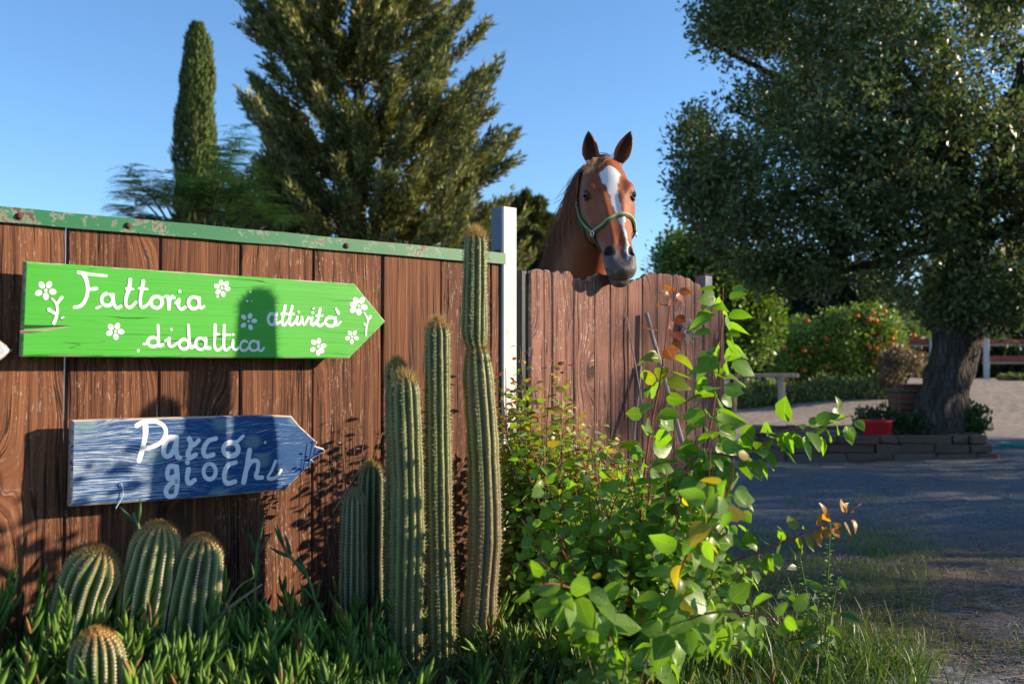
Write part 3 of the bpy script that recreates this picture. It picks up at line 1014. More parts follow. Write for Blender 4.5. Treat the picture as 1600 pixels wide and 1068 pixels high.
BT = .078
def jag(loc):
    BL, BR, a_, b_, c_, TR, TL = loc
    return loc
blue, borg, bboard = quad_sign("arrow_sign", "weathered blue arrow board with white handwriting and a splintered tip",
    [(110, 791), (300, 778.5), (446, 765.5), (486, 726), (493, 722), (488, 717), (509, 706), (507, 700), (494, 696), (497, 691), (470, 666), (456, 649), (430, 648), (300, 650.5), (113, 656)], BT, .034, [M['blue_sign'], M['blue_edge']], .0055)
trB = lambda p: (100 + p[0] / 3.81, 630 + p[1] / 3.81)
word(blue, borg, BT, "white handwritten word Parco", M['white_paint'], [
    ([(484, 120), (484, 190), (466, 270), (446, 342)], 32, (1, .9)),
    ([(432, 132), (470, 112), (540, 106), (592, 132), (606, 178), (580, 228), (530, 256), (478, 268)], 31, (.9, .8))], trB, 3.81)
word(blue, borg, BT, "faded white letters arco", M['worn_white'], [
    ([(672, 204), (622, 206), (598, 250), (594, 300), (622, 314), (652, 280), (668, 232)], 27), ([(670, 204), (668, 270), (676, 316), (692, 322)], 24),
    ([(744, 208), (758, 246), (738, 292), (748, 322), (784, 304)], 27), ([(750, 250), (776, 244), (802, 218)], 24),
    ([(904, 208), (858, 224), (830, 272), (842, 314), (888, 304)], 25),
    (ell(992, 272, 44, 40, -70, 290), 26), ([(1004, 232), (1030, 226), (1066, 192)], 24, (1, .7))], trB, 3.35)
word(blue, borg, BT, "faded white handwritten word giochi", M['worn_white'], [
    ([(672, 376), (628, 376), (614, 416), (626, 448), (660, 430)], 25), ([(668, 374), (674, 460), (662, 540), (622, 552), (606, 520), (628, 482), (672, 460)], 25),
    ([(740, 390), (732, 450), (748, 474), (778, 454)], 26), ([(734, 350)], 26),
    (ell(866, 404, 36, 46, -100, 250), 22),
    ([(1022, 350), (974, 368), (952, 424), (966, 474), (1018, 464)], 24),
    ([(1104, 276), (1088, 370), (1068, 470)], 27), ([(1078, 408), (1112, 348), (1152, 344), (1152, 390), (1142, 436), (1180, 440)], 23),
    ([(1258, 342), (1236, 396), (1212, 444), (1258, 440), (1292, 396)], 17)], trB, 3.35)
screw(blue, borg, trB((1197, 232)), BT)
mb = MB()
pts = [Vector((onf(*trB(p), BT + .006)[0] - borg[0], -BT - .006, onf(*trB(p), BT + .006)[1] - borg[1])) for p in ((338, 472), (352, 510), (346, 560), (318, 606), (308, 625))]
mb.tube(smooth_path(pts, 4), .0016, 5)
M['cord'] = plain("pale_blue_cord", (.45,.58,.72), .6, 0, .1, 80, .1)
mb.build("cord", M['cord'], blue, None, True)
for px_ in (170, 420):
    s_, z_ = onf(px_, 710, BT)
    MB().box((s_ - .03, -BT + .035, z_ - .07), (s_ + .03, -.005, z_ + .07), 0, .002).build("spacer", M['sign_edge'], blue, (-borg[0], 0, -borg[1]))

# third sign: only its arrow tip reaches into the picture
grey, qorg, _b = quad_sign("arrow_sign", "pale grey arrow tip at the left edge beside the green board",
    [(-330, 590), (-12, 572), (21, 547), (-10, 524), (-330, 515)], .06, .03, [M['grey_sign'], M['sign_edge']])
s_, z_ = onf(-150, 550, .06)
MB().box((s_ - .03, -.06 + .031, z_ - .04), (s_ + .03, -.005, z_ + .04), 0, .002).build("spacer", M['sign_edge'], grey, (-qorg[0], 0, -qorg[1]))

# =================================================================== horse behind the gate
CORNER = np.array
HP = np.array(at(946, 246, 4.58))                  # poll, between the ears
HM = np.array(at(976, 421, 4.245))                 # end of the muzzle
HL = float(np.linalg.norm(HM - HP))
hA = (HM - HP) / HL                                # down the face
toc = np.array(CAM) - HP
n0 = toc - hA * toc.dot(hA); n0 /= np.linalg.norm(n0)
lat0 = np.cross(hA, n0)                            # lateral
if lat0[0] < 0: lat0 = -lat0                       # +x of the head = picture right
yaw = rad(17)
hN = n0 * math.cos(yaw) + lat0 * math.sin(yaw)     # face looks a little to picture right
hX = lat0 * math.cos(yaw) - n0 * math.sin(yaw)
HB = np.stack([hX, hN, hA])                        # rows: x lateral, y dorsal, t along
KS = HL / .66
def to_head(P):
    return ((np.asarray(P) - HP) @ HB.T) / KS
def from_head(q):
    return (np.asarray(q, float) * KS) @ HB + HP

ST = np.array([-.03, 0, .06, .13, .20, .28, .36, .44, .52, .58, .625, .655])
SW = np.array([.04, .074, .098, .113, .119, .112, .095, .073, .062, .064, .060, .038])
SW = SW * 1.05
SD = np.array([-.07, -.028, -.004, .010, .012, .008, .003, -.001, -.006, -.016, -.032, -.06])
SV = np.array([-.13, -.17, -.215, -.250, -.268, -.255, -.215, -.172, -.150, -.143, -.130, -.10])
_tt = np.linspace(-.03, .655, 200)
def _cub(x, y):
    # smooth interpolation (monotone enough) by repeated averaging of a linear one
    f = np.interp(_tt, x, y)
    k = np.ones(15) / 15
    pad = np.pad(f, 7, mode='edge')
    return np.convolve(pad, k, 'valid')
LW, LD, LV = _cub(ST, SW), _cub(ST, SD), _cub(ST, SV)
def d_head(q):
    x, y, t = q[..., 0], q[..., 1], q[..., 2]
    tc = np.clip(t, -.03, .655)
    w = np.interp(tc, _tt, LW); yd = np.interp(tc, _tt, LD); yv = np.interp(tc, _tt, LV)
    yc = (yd + yv) / 2 + .02; h1 = yd - yc; h0 = yc - yv
    v = (y - yc) / np.where(y > yc, h1, h0)
    # narrower nose ridge and jaw than mid-side
    ridge = .42 * sstep(.22, .36, tc) * (1 - .75 * sstep(.50, .58, tc))
    jaw = .30 + .1 * sstep(.3, .45, tc)
    wf = w * np.where(v > 0, 1 - ridge * np.clip(v, 0, 1) ** 1.5, 1 - jaw * np.clip(-v, 0, 1) ** 1.6)
    e = 2.35
    r = (np.abs(x / np.maximum(wf, .012)) ** e + np.abs(v) ** e) ** (1 / e)
    d = (r - 1) * np.minimum(w, .08) * .9
    over = np.maximum(np.maximum(-.03 - t, t - .655), 0)
    return np.where(over > 0, np.hypot(np.maximum(d, 0), over) + np.minimum(d, 0) * 0, d)
def d_ell(q, c, r, B=None):
    p = q - np.asarray(c)
    if B is not None: p = p @ np.asarray(B).T
    p = p / np.asarray(r)
    k = np.linalg.norm(p, axis=-1)
    return (k - 1) * min(r) * (.6 + .4 * np.minimum(1, k))
def d_cap(q, a, b, ra, rb):
    a = np.asarray(a, float); b = np.asarray(b, float)
    ab = b - a
    h = np.clip(((q - a) @ ab) / ab.dot(ab), 0, 1)
    return np.linalg.norm(q - a - h[..., None] * ab, axis=-1) - (ra + (rb - ra) * h)
def d_cape(q, a, b, ra, rb, side, ks):
    """capsule squeezed along the side direction by factor ks (<1 = thinner)"""
    a = np.asarray(a, float); b = np.asarray(b, float); side = np.asarray(side, float)
    ab = b - a
    h = np.clip(((q - a) @ ab) / ab.dot(ab), 0, 1)
    e = q - a - h[..., None] * ab
    sdist = e @ side
    e2 = np.sqrt(np.maximum((e * e).sum(-1) - sdist ** 2, 0) + (sdist / ks) ** 2)
    return (e2 - (ra + (rb - ra) * h)) * ks
def smin(a, b, k):
    h = np.clip(.5 + .5 * (b - a) / k, 0, 1)
    return b + (a - b) * h - k * h * (1 - h)
def smax(a, b, k):
    return -smin(-a, -b, k)

# ear frames in world space
def ear_frame(sx):
    base = from_head((.060 * sx, -.050, .020))
    tip = np.array(at(919 if sx < 0 else 987.5, 203, 4.56 if sx < 0 else 4.57))
    ax = tip - base; L = np.linalg.norm(ax); ax /= L
    fw = np.array(CAM) - base; fw += np.array([.9 * sx + .4, 0, 0]); fw -= ax * fw.dot(ax); fw /= np.linalg.norm(fw)
    sd = np.cross(ax, fw)
    return base, ax, fw, sd, L
EARS = [ear_frame(-1), ear_frame(1)]
def d_ear(P, fr):
    base, ax, fw, sd, L = fr
    q = P - base
    u = (q @ ax) / L; f = q @ fw; s = q @ sd
    uc = np.clip(u, -.15, 1.0)
    hw = .0405 * np.clip(np.sin(np.pi * np.clip(uc * .84 + .16, 0, 1)) ** .85, .03, 1) * (.62 + .38 * sstep(0.0, .42, uc)) * KS
    cup = .020 * (1 - .6 * uc)
    # half-pipe: solid minus inner
    outer = (np.sqrt((s / hw) ** 2 + ((f + .006) / np.maximum(hw * .80, .004)) ** 2) - 1) * hw * .8
    over = np.maximum(np.maximum(-.15 - u, u - 1.0), 0) * L
    outer = np.maximum(outer, 0) + np.minimum(outer, 0) * (over <= 0) + over
    hi = hw * .74
    inner = (np.sqrt((s / np.maximum(hi, .002)) ** 2 + ((f - .016) / np.maximum(hi * 1.15, .004)) ** 2) - 1) * hi
    lim = np.maximum(.16 - u, u - .93) * L
    return smax(outer, -np.maximum(inner, lim), .004)

BD = unit(np.array([-.22, .975, 0.0]))              # body runs away from the gate
BS = np.array([BD[1], -BD[0], 0.0])
poll = HP
nk = [poll + BD * .06 + np.array([0, 0, -.10]), poll + BD * .22 + np.array([0, 0, -.24]), poll + BD * .44 + np.array([0, 0, -.46]), poll + BD * .72 + np.array([0, 0, -.72])]
wth = poll + BD * .95 + np.array([0, 0, -.82])
G0 = 0.0
def leg(front, sx):
    if front:
        o = poll + BD * .86 + BS * .16 * sx
        return [(o[0], o[1], .95, .115), (o[0], o[1], .78, .085), (*(o[:2]), .50, .052), (*(o[:2]), .46, .055), (*(o[:2]), .16, .034), (*(o[:2] - BD[:2]*.02), .10, .045), (*(o[:2] - BD[:2]*.05), .03, .062)]
    o = poll + BD * 2.12 + BS * .15 * sx
    f = lambda k, z, r: (*(o[:2] + BD[:2] * k), z, r)
    return [f(-.02, 1.10, .19), f(-.10, .85, .125), f(.06, .60, .070), f(.12, .55, .062), f(.06, .30, .042), f(.04, .14, .043), f(.0, .03, .06)]

def horse_prims():
    """list of (bbox lo, hi, func, k, op)"""
    out = []
    def add(c, R, fn, k=.02, op='u'):
        c = np.asarray(c); out.append((c - R, c + R, fn, k, op))
    H = lambda fn: (lambda P: fn(to_head(P)) * KS)
    mid = from_head((0, -.1, .3))
    # trunk and neck first
    body = [(poll + BD * .98 + np.array([0,0,-.93]), .30), (poll + BD * 1.5 + np.array([0,0,-.96]), .335), (poll + BD * 2.05 + np.array([0,0,-.86]), .31)]
    for (a, ra), (b, rb) in zip(body[:-1], body[1:]):
        add((a + b) / 2, .75, (lambda P, a=a, b=b, ra=ra, rb=rb: d_cape(P, a, b, ra, rb, BS, .86)), .12)
    add(body[2][0] + BD*.1, .5, (lambda P: d_ell(P, body[2][0] + BD * .12 + np.array([0,0,-.02]), (.27, .27, .27))), .12)
    add(poll + BD*.78 + np.array([0,0,-.95]), .5, (lambda P: d_ell(P, poll + BD * .80 + np.array([0,0,-.92]), (.23, .23, .25))), .12)
    nr = [.125, .165, .21, .26]
    for i in range(3):
        a, b = nk[i], nk[i+1]
        add((a + b) / 2, .55, (lambda P, a=a, b=b, ra=nr[i], rb=nr[i+1]: d_cape(P, a, b, ra, rb, BS, .56)), .09)
    add((nk[3] + wth) / 2, .5, (lambda P: d_cape(P, nk[3], wth, .26, .17, BS, .6)), .12)
    for fr_ in (True, False):
        for sx in (-1, 1):
            ps = leg(fr_, sx)
            for p, q in zip(ps[:-1], ps[1:]):
                a, b = np.array(p[:3]), np.array(q[:3])
                add((a + b) / 2, .35, (lambda P, a=a, b=b, ra=p[3], rb=q[3]: d_cap(P, a, b, ra, rb)), .03)
    tl = poll + BD * 2.40 + np.array([0,0,-.70])
    tp = [tl, tl + BD*.10 + np.array([0,0,-.12]), tl + BD*.12 + np.array([0,0,-.5]), tl + BD*.10 + np.array([0,0,-.85])]
    tr_ = [.04, .05, .065, .02]
    for i in range(3):
        a, b = tp[i], tp[i+1]
        add((a + b) / 2, .4, (lambda P, a=a, b=b, ra=tr_[i], rb=tr_[i+1]: d_cap(P, a, b, ra, rb)), .03)
    # head
    add(mid, .50, H(d_head), .05)
    for sx in (-1, 1):
        add(from_head((.09*sx, -.03, .18)), .12, H(lambda q, sx=sx: d_ell(q, (.092*sx, -.022, .176), (.026, .026, .042))), .03)       # brow
        add(from_head((.06*sx, -.16, .21)), .25, H(lambda q, sx=sx: d_ell(q, (.066*sx, -.165, .225), (.038, .095, .125))), .03)        # jowl
        add(from_head((.07*sx, -.06, .3)), .2, H(lambda q, sx=sx: d_cap(q, (.106*sx, -.075, .235), (.082*sx, -.066, .40), .013, .007)), .02)  # facial crest
        add(from_head((.03*sx, -.02, .35)), .25, H(lambda q, sx=sx: d_cap(q, (.042*sx, -.004, .24), (.026*sx, -.010, .50), .014, .010)), .02)
        add(from_head((.045*sx, -.04, .55)), .12, H(lambda q, sx=sx: d_ell(q, (.043*sx, -.040, .550), (.027, .042, .054))), .022)     # nostril flare
        # hollow between brow and crest
        add(from_head((.08*sx, .0, .28)), .12, H(lambda q, sx=sx: d_ell(q, (.112*sx, -.004, .275), (.024, .030, .055))), .03, 's')
        add(from_head((.075*sx, .0, .105)), .12, H(lambda q, sx=sx: d_ell(q, (.116*sx, .012, .108), (.020, .026, .028))), .03, 's')
    add(from_head((0, -.05, .60)), .14, H(lambda q: d_ell(q, (0, -.046, .622), (.060, .038, .044))), .03)      # upper lip
    add(from_head((0, -.11, .60)), .14, H(lambda q: d_ell(q, (0, -.106, .632), (.050, .028, .044))), .020)    # lower lip
    add(from_head((0, -.14, .56)), .12, H(lambda q: d_ell(q, (0, -.142, .575), (.042, .032, .042))), .02)      # chin
    for sx in (-1, 1):
        # mouth slit
        add(from_head((.03*sx, -.09, .60)), .14, H(lambda q, sx=sx: d_cap(q, (.066*sx, -.086, .550), (.042*sx, -.076, .652), .007, .008)), .006, 's')
        # nostrils
        def nost(q, sx=sx):
            a = rad(24) * sx
            B = np.array([[math.cos(a), 0, math.sin(a)], [0, 1, 0], [-math.sin(a), 0, math.cos(a)]])
            return d_ell(q, (.052*sx, -.004, .545), (.0175, .050, .029), B)
        add(from_head((.058*sx, -.03, .56)), .09, H(nost), .008, 's')
        # lids
        add(from_head((.1*sx, -.03, .19)), .10, H(lambda q, sx=sx: d_cap(q, (.112*sx, -.036, .181), (.099*sx, -.014, .200), .0085, .007)), .010)
        add(from_head((.1*sx, -.03, .22)), .10, H(lambda q, sx=sx: d_cap(q, (.117*sx, -.042, .224), (.104*sx, -.020, .224), .005, .004)), .010)
    add(from_head((0, -.083, .66)), .08, H(lambda q: d_cap(q, (-.044, -.076, .660), (.044, -.076, .660), .009, .009)), .006, 's')
    for i_, e_ in enumerate(EARS):
        add(e_[0] + e_[1] * .08, .17, (lambda P, e_=e_: d_ear(P, e_)), .014)
    return out
PR = horse_prims()
def horse_sdf(P):
    P = np.asarray(P, float)
    D = np.full(P.shape[:-1], 1.0)
    for lo, hi, fn, k, op in PR:
        msk = np.all((P >= lo) & (P <= hi), -1)
        if not msk.any(): continue
        d = fn(P[msk])
        D[msk] = smin(D[msk], d, k) if op == 'u' else smax(D[msk], -d, k)
    return D

def axis2(lo, hi, flo, fhi, fine, coarse):
    a = [flo]
    st = fine
    while a[-1] < fhi: a.append(a[-1] + fine)
    v = a[-1]
    while v < hi:
        st = min(st * 1.22, coarse); v += st; a.append(v)
    v = flo; st = fine; pre = []
    while v > lo:
        st = min(st * 1.22, coarse); v -= st; pre.append(v)
    return np.array(pre[::-1] + a)
ax_ = axis2(-.85, .95, .33, .66, 0.0054, .036)
ay_ = axis2(4.02, 7.5, 4.12, 4.74, 0.0054, .036)
az_ = axis2(-.06, 2.36, 1.42, 2.24, 0.0054, .036)
SHP = (len(ax_), len(ay_), len(az_))
D = np.full(SHP, .5, dtype=np.float32)
for lo, hi, fn, k, op in PR:
    i0, i1 = np.searchsorted(ax_, lo[0]), np.searchsorted(ax_, hi[0])
    j0, j1 = np.searchsorted(ay_, lo[1]), np.searchsorted(ay_, hi[1])
    k0, k1 = np.searchsorted(az_, lo[2]), np.searchsorted(az_, hi[2])
    if i1 <= i0 or j1 <= j0 or k1 <= k0: continue
    g = np.stack(np.meshgrid(ax_[i0:i1], ay_[j0:j1], az_[k0:k1], indexing='ij'), -1)
    d = fn(g).astype(np.float32)
    sub = D[i0:i1, j0:j1, k0:k1]
    D[i0:i1, j0:j1, k0:k1] = smin(sub, d, k) if op == 'u' else smax(sub, -d, k)

def surface_nets(D, axs):
    nx, ny, nz = D.shape
    S = D < 0
    cid = lambda i, j, k: (i * ny + j) * nz + k
    acc = {}
    cells = []; pos = []; quads = []
    def coords(idx): return np.stack([axs[0][idx[0]], axs[1][idx[1]], axs[2][idx[2]]], -1)
    for a in range(3):
        s0 = [slice(None)] * 3; s1 = [slice(None)] * 3
        s0[a] = slice(0, -1); s1[a] = slice(1, None)
        m = S[tuple(s0)] != S[tuple(s1)]
        idx = np.array(np.nonzero(m))
        b, c = (a + 1) % 3, (a + 2) % 3
        ok = (idx[b] > 0) & (idx[c] > 0) & (idx[b] < D.shape[b] - 1) & (idx[c] < D.shape[c] - 1)
        idx = idx[:, ok]
        jdx = idx.copy(); jdx[a] += 1
        d0 = D[tuple(idx)]; d1 = D[tuple(jdx)]
        t = (d0 / (d0 - d1))[:, None]
        p = coords(idx) * (1 - t) + coords(jdx) * t
        q = []
        for (db, dc) in ((-1, -1), (0, -1), (0, 0), (-1, 0)):
            kdx = idx.copy(); kdx[b] += db; kdx[c] += dc
            q.append(cid(*kdx)); cells.append(q[-1]); pos.append(p)
        q = np.stack(q, 1)
        inside0 = S[tuple(idx)]
        q = np.where(inside0[:, None], q, q[:, ::-1])
        quads.append(q)
    cells = np.concatenate(cells); pos = np.concatenate(pos); quads = np.concatenate(quads)
    u, inv = np.unique(cells, return_inverse=True)
    V = np.zeros((len(u), 3)); n = np.zeros(len(u))
    np.add.at(V, inv, pos); np.add.at(n, inv, 1)
    V /= n[:, None]
    return V, np.searchsorted(u, quads)
HV, HF = surface_nets(D, (ax_, ay_, az_))
del D
# light smoothing
E = np.concatenate([HF[:, [0, 1]], HF[:, [1, 2]], HF[:, [2, 3]], HF[:, [3, 0]]])
for it in range(3):
    A = np.zeros_like(HV); cn = np.zeros(len(HV))
    np.add.at(A, E[:, 0], HV[E[:, 1]]); np.add.at(A, E[:, 1], HV[E[:, 0]])
    np.add.at(cn, E[:, 0], 1); np.add.at(cn, E[:, 1], 1)
    HV = HV * .5 + .5 * A / np.maximum(cn, 1)[:, None]
# coat colours
q = to_head(HV)
hx_, hy_, ht_ = q[:, 0], q[:, 1], q[:, 2]
rngh = np.random.default_rng(8)
nzv = vnoise(HV * 22); nzs = vnoise(HV * np.array([90, 90, 30]))
chest = np.array([.255, .066, .0175])
C = chest[None] * (1 + .22 * nzv[:, None] + .12 * nzs[:, None])
onhead = (ht_ > -.03) & (np.abs(hx_) < .16) & (hy_ > -.32) & (ht_ < .70) & (HV[:, 1] < 4.85)
# darker muzzle skin
mz = sstep(.485, .575, ht_ + .25 * (-hy_ - .05) + .01 * nzv) * onhead
C = C * (1 - mz[:, None]) + np.array([.082, .068, .062]) * (1 + .25 * nzs[:, None]) * mz[:, None]
pk = np.clip(vnoise(HV * 45) * 1.4 + vnoise(HV * 130) * .8 - .25, 0, 1) * mz * sstep(.53, .62, ht_)
C = C * (1 - .6 * pk[:, None]) + np.array([.26, .19, .17]) * .6 * pk[:, None]
# blaze: wide on the forehead, narrowing and drifting to picture right, snip on the nose
bc = np.interp(ht_, [.06, .09, .16, .24, .32, .40, .47, .52, .58, .62], [.004, .004, .002, .006, .014, .026, .033, .036, .032, .020])
bw = np.interp(ht_, [.075, .09, .115, .145, .19, .23, .28, .34, .40, .45, .49, .53, .57, .60, .62], [0, .022, .052, .048, .028, .020, .017, .015, .010, .006, .005, .013, .014, .008, 0])
e = np.abs(hx_ - bc - .004 * nzv) - bw - .006 * nzs - .005 * nzv
front = sstep(-.075, -.05, hy_)
bz = sstep(.004, -.004, e) * front * onhead * (bw > 0)
C = C * (1 - bz[:, None]) + np.array([.72, .69, .66]) * bz[:, None]
# nostril and ear insides, mouth line
for sx in (-1, 1):
    dn = np.linalg.norm((q - np.array([.052 * sx, -.024, .545])) / np.array([.0195, .040, .030]), axis=1)
    f = sstep(1.15, .9, dn) * onhead
    C = C * (1 - f[:, None]) + np.array([.028, .018, .017]) * f[:, None]
    de = np.linalg.norm((q - np.array([.108 * sx, -.034, .204])) / np.array([.030, .026, .029]), axis=1)
    f = sstep(1.15, .8, de) * onhead
    C = C * (1 - f[:, None]) + np.array([.03, .018, .014]) * f[:, None]
for (base, axv, fw, sd, L) in EARS:
    r_ = HV - base
    u = (r_ @ axv) / L; f_ = r_ @ fw; s_ = r_ @ sd
    inn = (u > .14) & (u < .95) & (np.abs(s_) < .024 * KS) & (f_ < .010) & (f_ > -.03) & (u > 0)
    # only the hollow (faces forward)
    f = inn * sstep(.026, .012, np.abs(s_))
    C = np.where((inn)[:, None], C * (1 - .9 * f[:, None]) + np.array([.022, .012, .009]) * .9 * f[:, None], C)
C = np.clip(C, .004, 1)

def coat_mat():
    m = NT("horse_coat")
    c = m.attr()
    o = m.n("NewGeometry").outputs["Position"]
    h1 = m.noise(m.mapping(o, (260, 260, 70)), 1.0, 3, .6)
    h2 = m.noise(o, 14, 4, .6)
    c = m.mix(m.math('MULTIPLY', h1, .5), c, m.mix(1.0, c, (.62, .60, .58), 'MULTIPLY'))
    c = m.mix(m.math('MULTIPLY', h2, .4), c, m.mix(1.0, c, (1.35, 1.25, 1.15), 'MULTIPLY'))
    return m.done(m.pbr(c, .52, m.bump(m.math('ADD', h1, m.math('MULTIPLY', h2, 1.5)), .5, .005), 0, .30))
M['coat'] = coat_mat()
hb = np.array([poll[0] + BD[0] * 1.4, poll[1] + BD[1] * 1.4, 0.0])
horse = empty("horse", Vector(hb), "chestnut horse with a white blaze looking over the gate", "horse")
hl = -Vector(hb)
link("body", mesh_np("body", HV - hb, HF, M['coat'], True, C), horse)

# eyes
m = NT("horse_eye")
M['eye'] = m.done(m.pbr((.012, .007, .005), .06, None, 0, .6))
eye_s = from_head((-.114, -.032, .204))
for _ in range(8):
    e_ = 1e-3
    g_ = np.array([horse_sdf((eye_s + np.eye(3)[i] * e_)[None])[0] - horse_sdf((eye_s - np.eye(3)[i] * e_)[None])[0] for i in range(3)]); g_ /= np.linalg.norm(g_)
    eye_s = eye_s - g_ * float(horse_sdf(eye_s[None])[0]) * .8
eye_c = eye_s - g_ * .0118
for sx in (-1, 1):
    c = eye_c if sx < 0 else from_head(to_head(eye_c) * np.array([-1, 1, 1]))
    mb = MB().lathe([(.0001, -0.0218)] + [(0.0218 * math.cos(rad(a)), 0.0218 * math.sin(rad(a))) for a in range(-80, 90, 10)] + [(.0001, 0.0218)], 20)
    mb.build("eye", M['eye'], horse, Vector(c) + hl, True)

# hair ------------------------------------------------------------------
def strand_mesh(paths, w0, cols):
    V = []; Fq = []; Cc = []
    for pth, w, cc in zip(paths, w0, cols):
        P = smooth_path(pth, 4)
        n = len(P)
        T = unit(np.gradient(P, axis=0))
        view = unit(np.array(CAM)[None] - P)
        side = unit(np.cross(T, view) + 1e-6)
        b = len(V)
        for i in range(n):
            ww = w * (1 - (i / (n - 1)) ** 2 * .85)
            tw = T[i] * 0
            V.append(P[i] + side[i] * ww); V.append(P[i] + np.cross(T[i], side[i]) * ww * .7); V.append(P[i] - side[i] * ww)
            Cc += [cc] * 3
        for i in range(n - 1):
            a = b + i * 3
            Fq += [(a, a+1, a+4, a+3), (a+1, a+2, a+5, a+4)]
    return np.array(V), np.array(Fq), np.array(Cc)
M['hair'] = (lambda m: m.done(m.pbr(m.attr(), .42, None, 0, .5)))(NT("horse_hair"))
rngm = np.random.default_rng(21)
paths = []; ws = []; cs = []
left = -BS                                           # picture-left side of the neck
crest = []
for i in range(len(nk)):
    d_ = (nk[min(i+1, 3)] - nk[max(i-1, 0)]); d_ /= np.linalg.norm(d_)
    upn = np.array([0, 0, 1.0]) - d_ * d_[2]; upn /= np.linalg.norm(upn)
    crest.append(nk[i] + upn * ([.125, .165, .21, .26][i] * .96))
crest = smooth_path([from_head((0, -.075, .0))] + crest, 8)
for k in range(900):
    u = rngm.uniform(0, 1) ** .9 * (len(crest) - 1.01)
    i = int(u); f = u - i
    p = crest[i] * (1 - f) + crest[i+1] * f + left * rngm.uniform(-.01, .02)
    ln = rngm.uniform(.22, .40) * (1 if u > 4 else .75)
    out = rngm.uniform(.03, .085)
    p1 = p + left * out * .8 + np.array([0, 0, .012 - ln * .12])
    p2 = p + left * (out + .045) + np.array([0, 0, -ln * .5]) + BD * rngm.normal(0, .012)
    p3 = p + left * (out + .050 + rngm.normal(0, .02)) + np.array([0, 0, -ln]) + BD * rngm.normal(0, .03)
    if rngm.uniform() < .16:                          # flyaway
        p2 += left * rngm.uniform(.01, .05); p3 += left * rngm.uniform(.03, .10) + np.array([0, 0, rngm.uniform(.02, .1)])
    paths.append([p, p1, p2, p3]); ws.append(rngm.uniform(.0008, .0022))
    cs.append(np.array([.26, .082, .028]) * rngm.uniform(.4, 1.5))
paths = np.array(paths)                                # keep the strands outside the skin
for _ in range(4):
    dd = horse_sdf(paths[:, 1:]); paths[:, 1:] += left * np.where(dd < .008, .012 - dd, 0)[..., None]
V, Fq, Cc = strand_mesh(paths, ws, cs)
tag(link("mane", mesh_np("mane", V - hb, Fq, M['hair'], True, Cc), horse), kind="stuff")
paths = []; ws = []; cs = []
for k in range(230):
    a_ = rngm.uniform(0, 1)
    r0 = from_head((.040 - .085 * a_ + rngm.normal(0, .006), -.040 + rngm.normal(0, .010), -.012 + rngm.normal(0, .008)))
    wild = rngm.uniform() < .12
    L_ = rngm.uniform(.05, .10) * (.6 + .6 * a_)
    dx = -.030 - .045 * rngm.uniform(.3, 1.2)
    x0 = .030 - .080 * a_
    q1 = from_head((x0 + dx * .25, .004 + rngm.uniform(0, .016), .02))
    q2 = from_head((x0 + dx * .65, .016 + rngm.uniform(0, .010), .02 + L_ * .45))
    q3 = from_head((x0 + dx * 1.15 + rngm.normal(0, .006), .008 + rngm.uniform(0, .012), .025 + L_ * .9))
    if wild:
        q1 = r0 + hA * -.022 + hX * rngm.uniform(-.02, .03); q2 = q1 + hX * rngm.uniform(.0, .05) - hA * .008; q3 = q2 + hX * rngm.uniform(.0, .04) + hA * .012
    paths.append([r0, q1, q2, q3]); ws.append(rngm.uniform(.0007, .0019) if not wild else .0005)
    cs.append(np.array([.30, .115, .042]) * rngm.uniform(.5, 1.5))
paths = np.array(paths)
for _ in range(4):
    dd = horse_sdf(paths[:, 1:]); paths[:, 1:] += hN * np.where(dd < .003, .006 - dd, 0)[..., None]
V, Fq, Cc = strand_mesh(paths, ws, cs)
tag(link("forelock", mesh_np("forelock", V - hb, Fq, M['hair'], True, Cc), horse), kind="stuff")

# halter ------------------------------------------------------------------
def hit(x, y):
    """photo pixel -> point on the horse"""
    r = np.array(ray(x, y)); r /= np.linalg.norm(r)
    p = np.array(CAM) + r * 3.9
    best = None
    for _ in range(160):
        d = float(horse_sdf(p[None])[0])
        if d < .0006: return p
        if np.linalg.norm(p - np.array(CAM)) > 5.6: return None
        p = p + r * max(min(d * .7, .08), .0006)
    return p
def grad(p):
    e = .002
    g = np.array([horse_sdf((p + np.eye(3)[i] * e)[None])[0] - horse_sdf((p - np.eye(3)[i] * e)[None])[0] for i in range(3)])
    return g / max(np.linalg.norm(g), 1e-9)
def proj(p, off):
    for _ in range(6):
        d = float(horse_sdf(p[None])[0]); p = p - grad(p) * (d - off) * .8
    return p
def strap(name, pts, hw, th, mat, parent, off=.004, nsub=5, closed=False):
    P = smooth_path(pts, nsub)
    P = np.array([proj(p, off) for p in P])
    for _ in range(2): P[1:-1] = (P[:-2] + 2 * P[1:-1] + P[2:]) / 4
    Nn = np.array([grad(p) for p in P])
    T = unit(np.gradient(P, axis=0)); S_ = unit(np.cross(T, Nn))
    mb = MB()
    for i in range(len(P)):
        a, b = P[i] - S_[i] * hw, P[i] + S_[i] * hw
        for (e_, o_) in ((a, 0), (a * .8 + b * .2, th), (a * .2 + b * .8, th), (b, 0), (P[i], -th * .3)):
            mb.v.append(tuple(e_ + Nn[i] * o_ - hb))
    for i in range(len(P) - 1):
        for j in range(5):
            j2 = (j + 1) % 5
            mb.f.append((i*5+j, i*5+j2, (i+1)*5+j2, (i+1)*5+j)); mb.m.append(0)
    return mb.build(name, mat, parent, None, True), P, Nn
M['halter'] = plain("green_webbing", (.012,.115,.055), .75, 0, .3, 400, .4)
M['lining'] = plain("tan_webbing", (.36,.34,.14), .8, 0, .2, 400, .4)
halter = empty("halter", Vector(hb), "green and tan webbing halter on the chestnut horse", "halter")
Lp = lambda x, y: hit(x, y)
mirror = lambda p: from_head(to_head(p) * np.array([-1, 1, 1]))
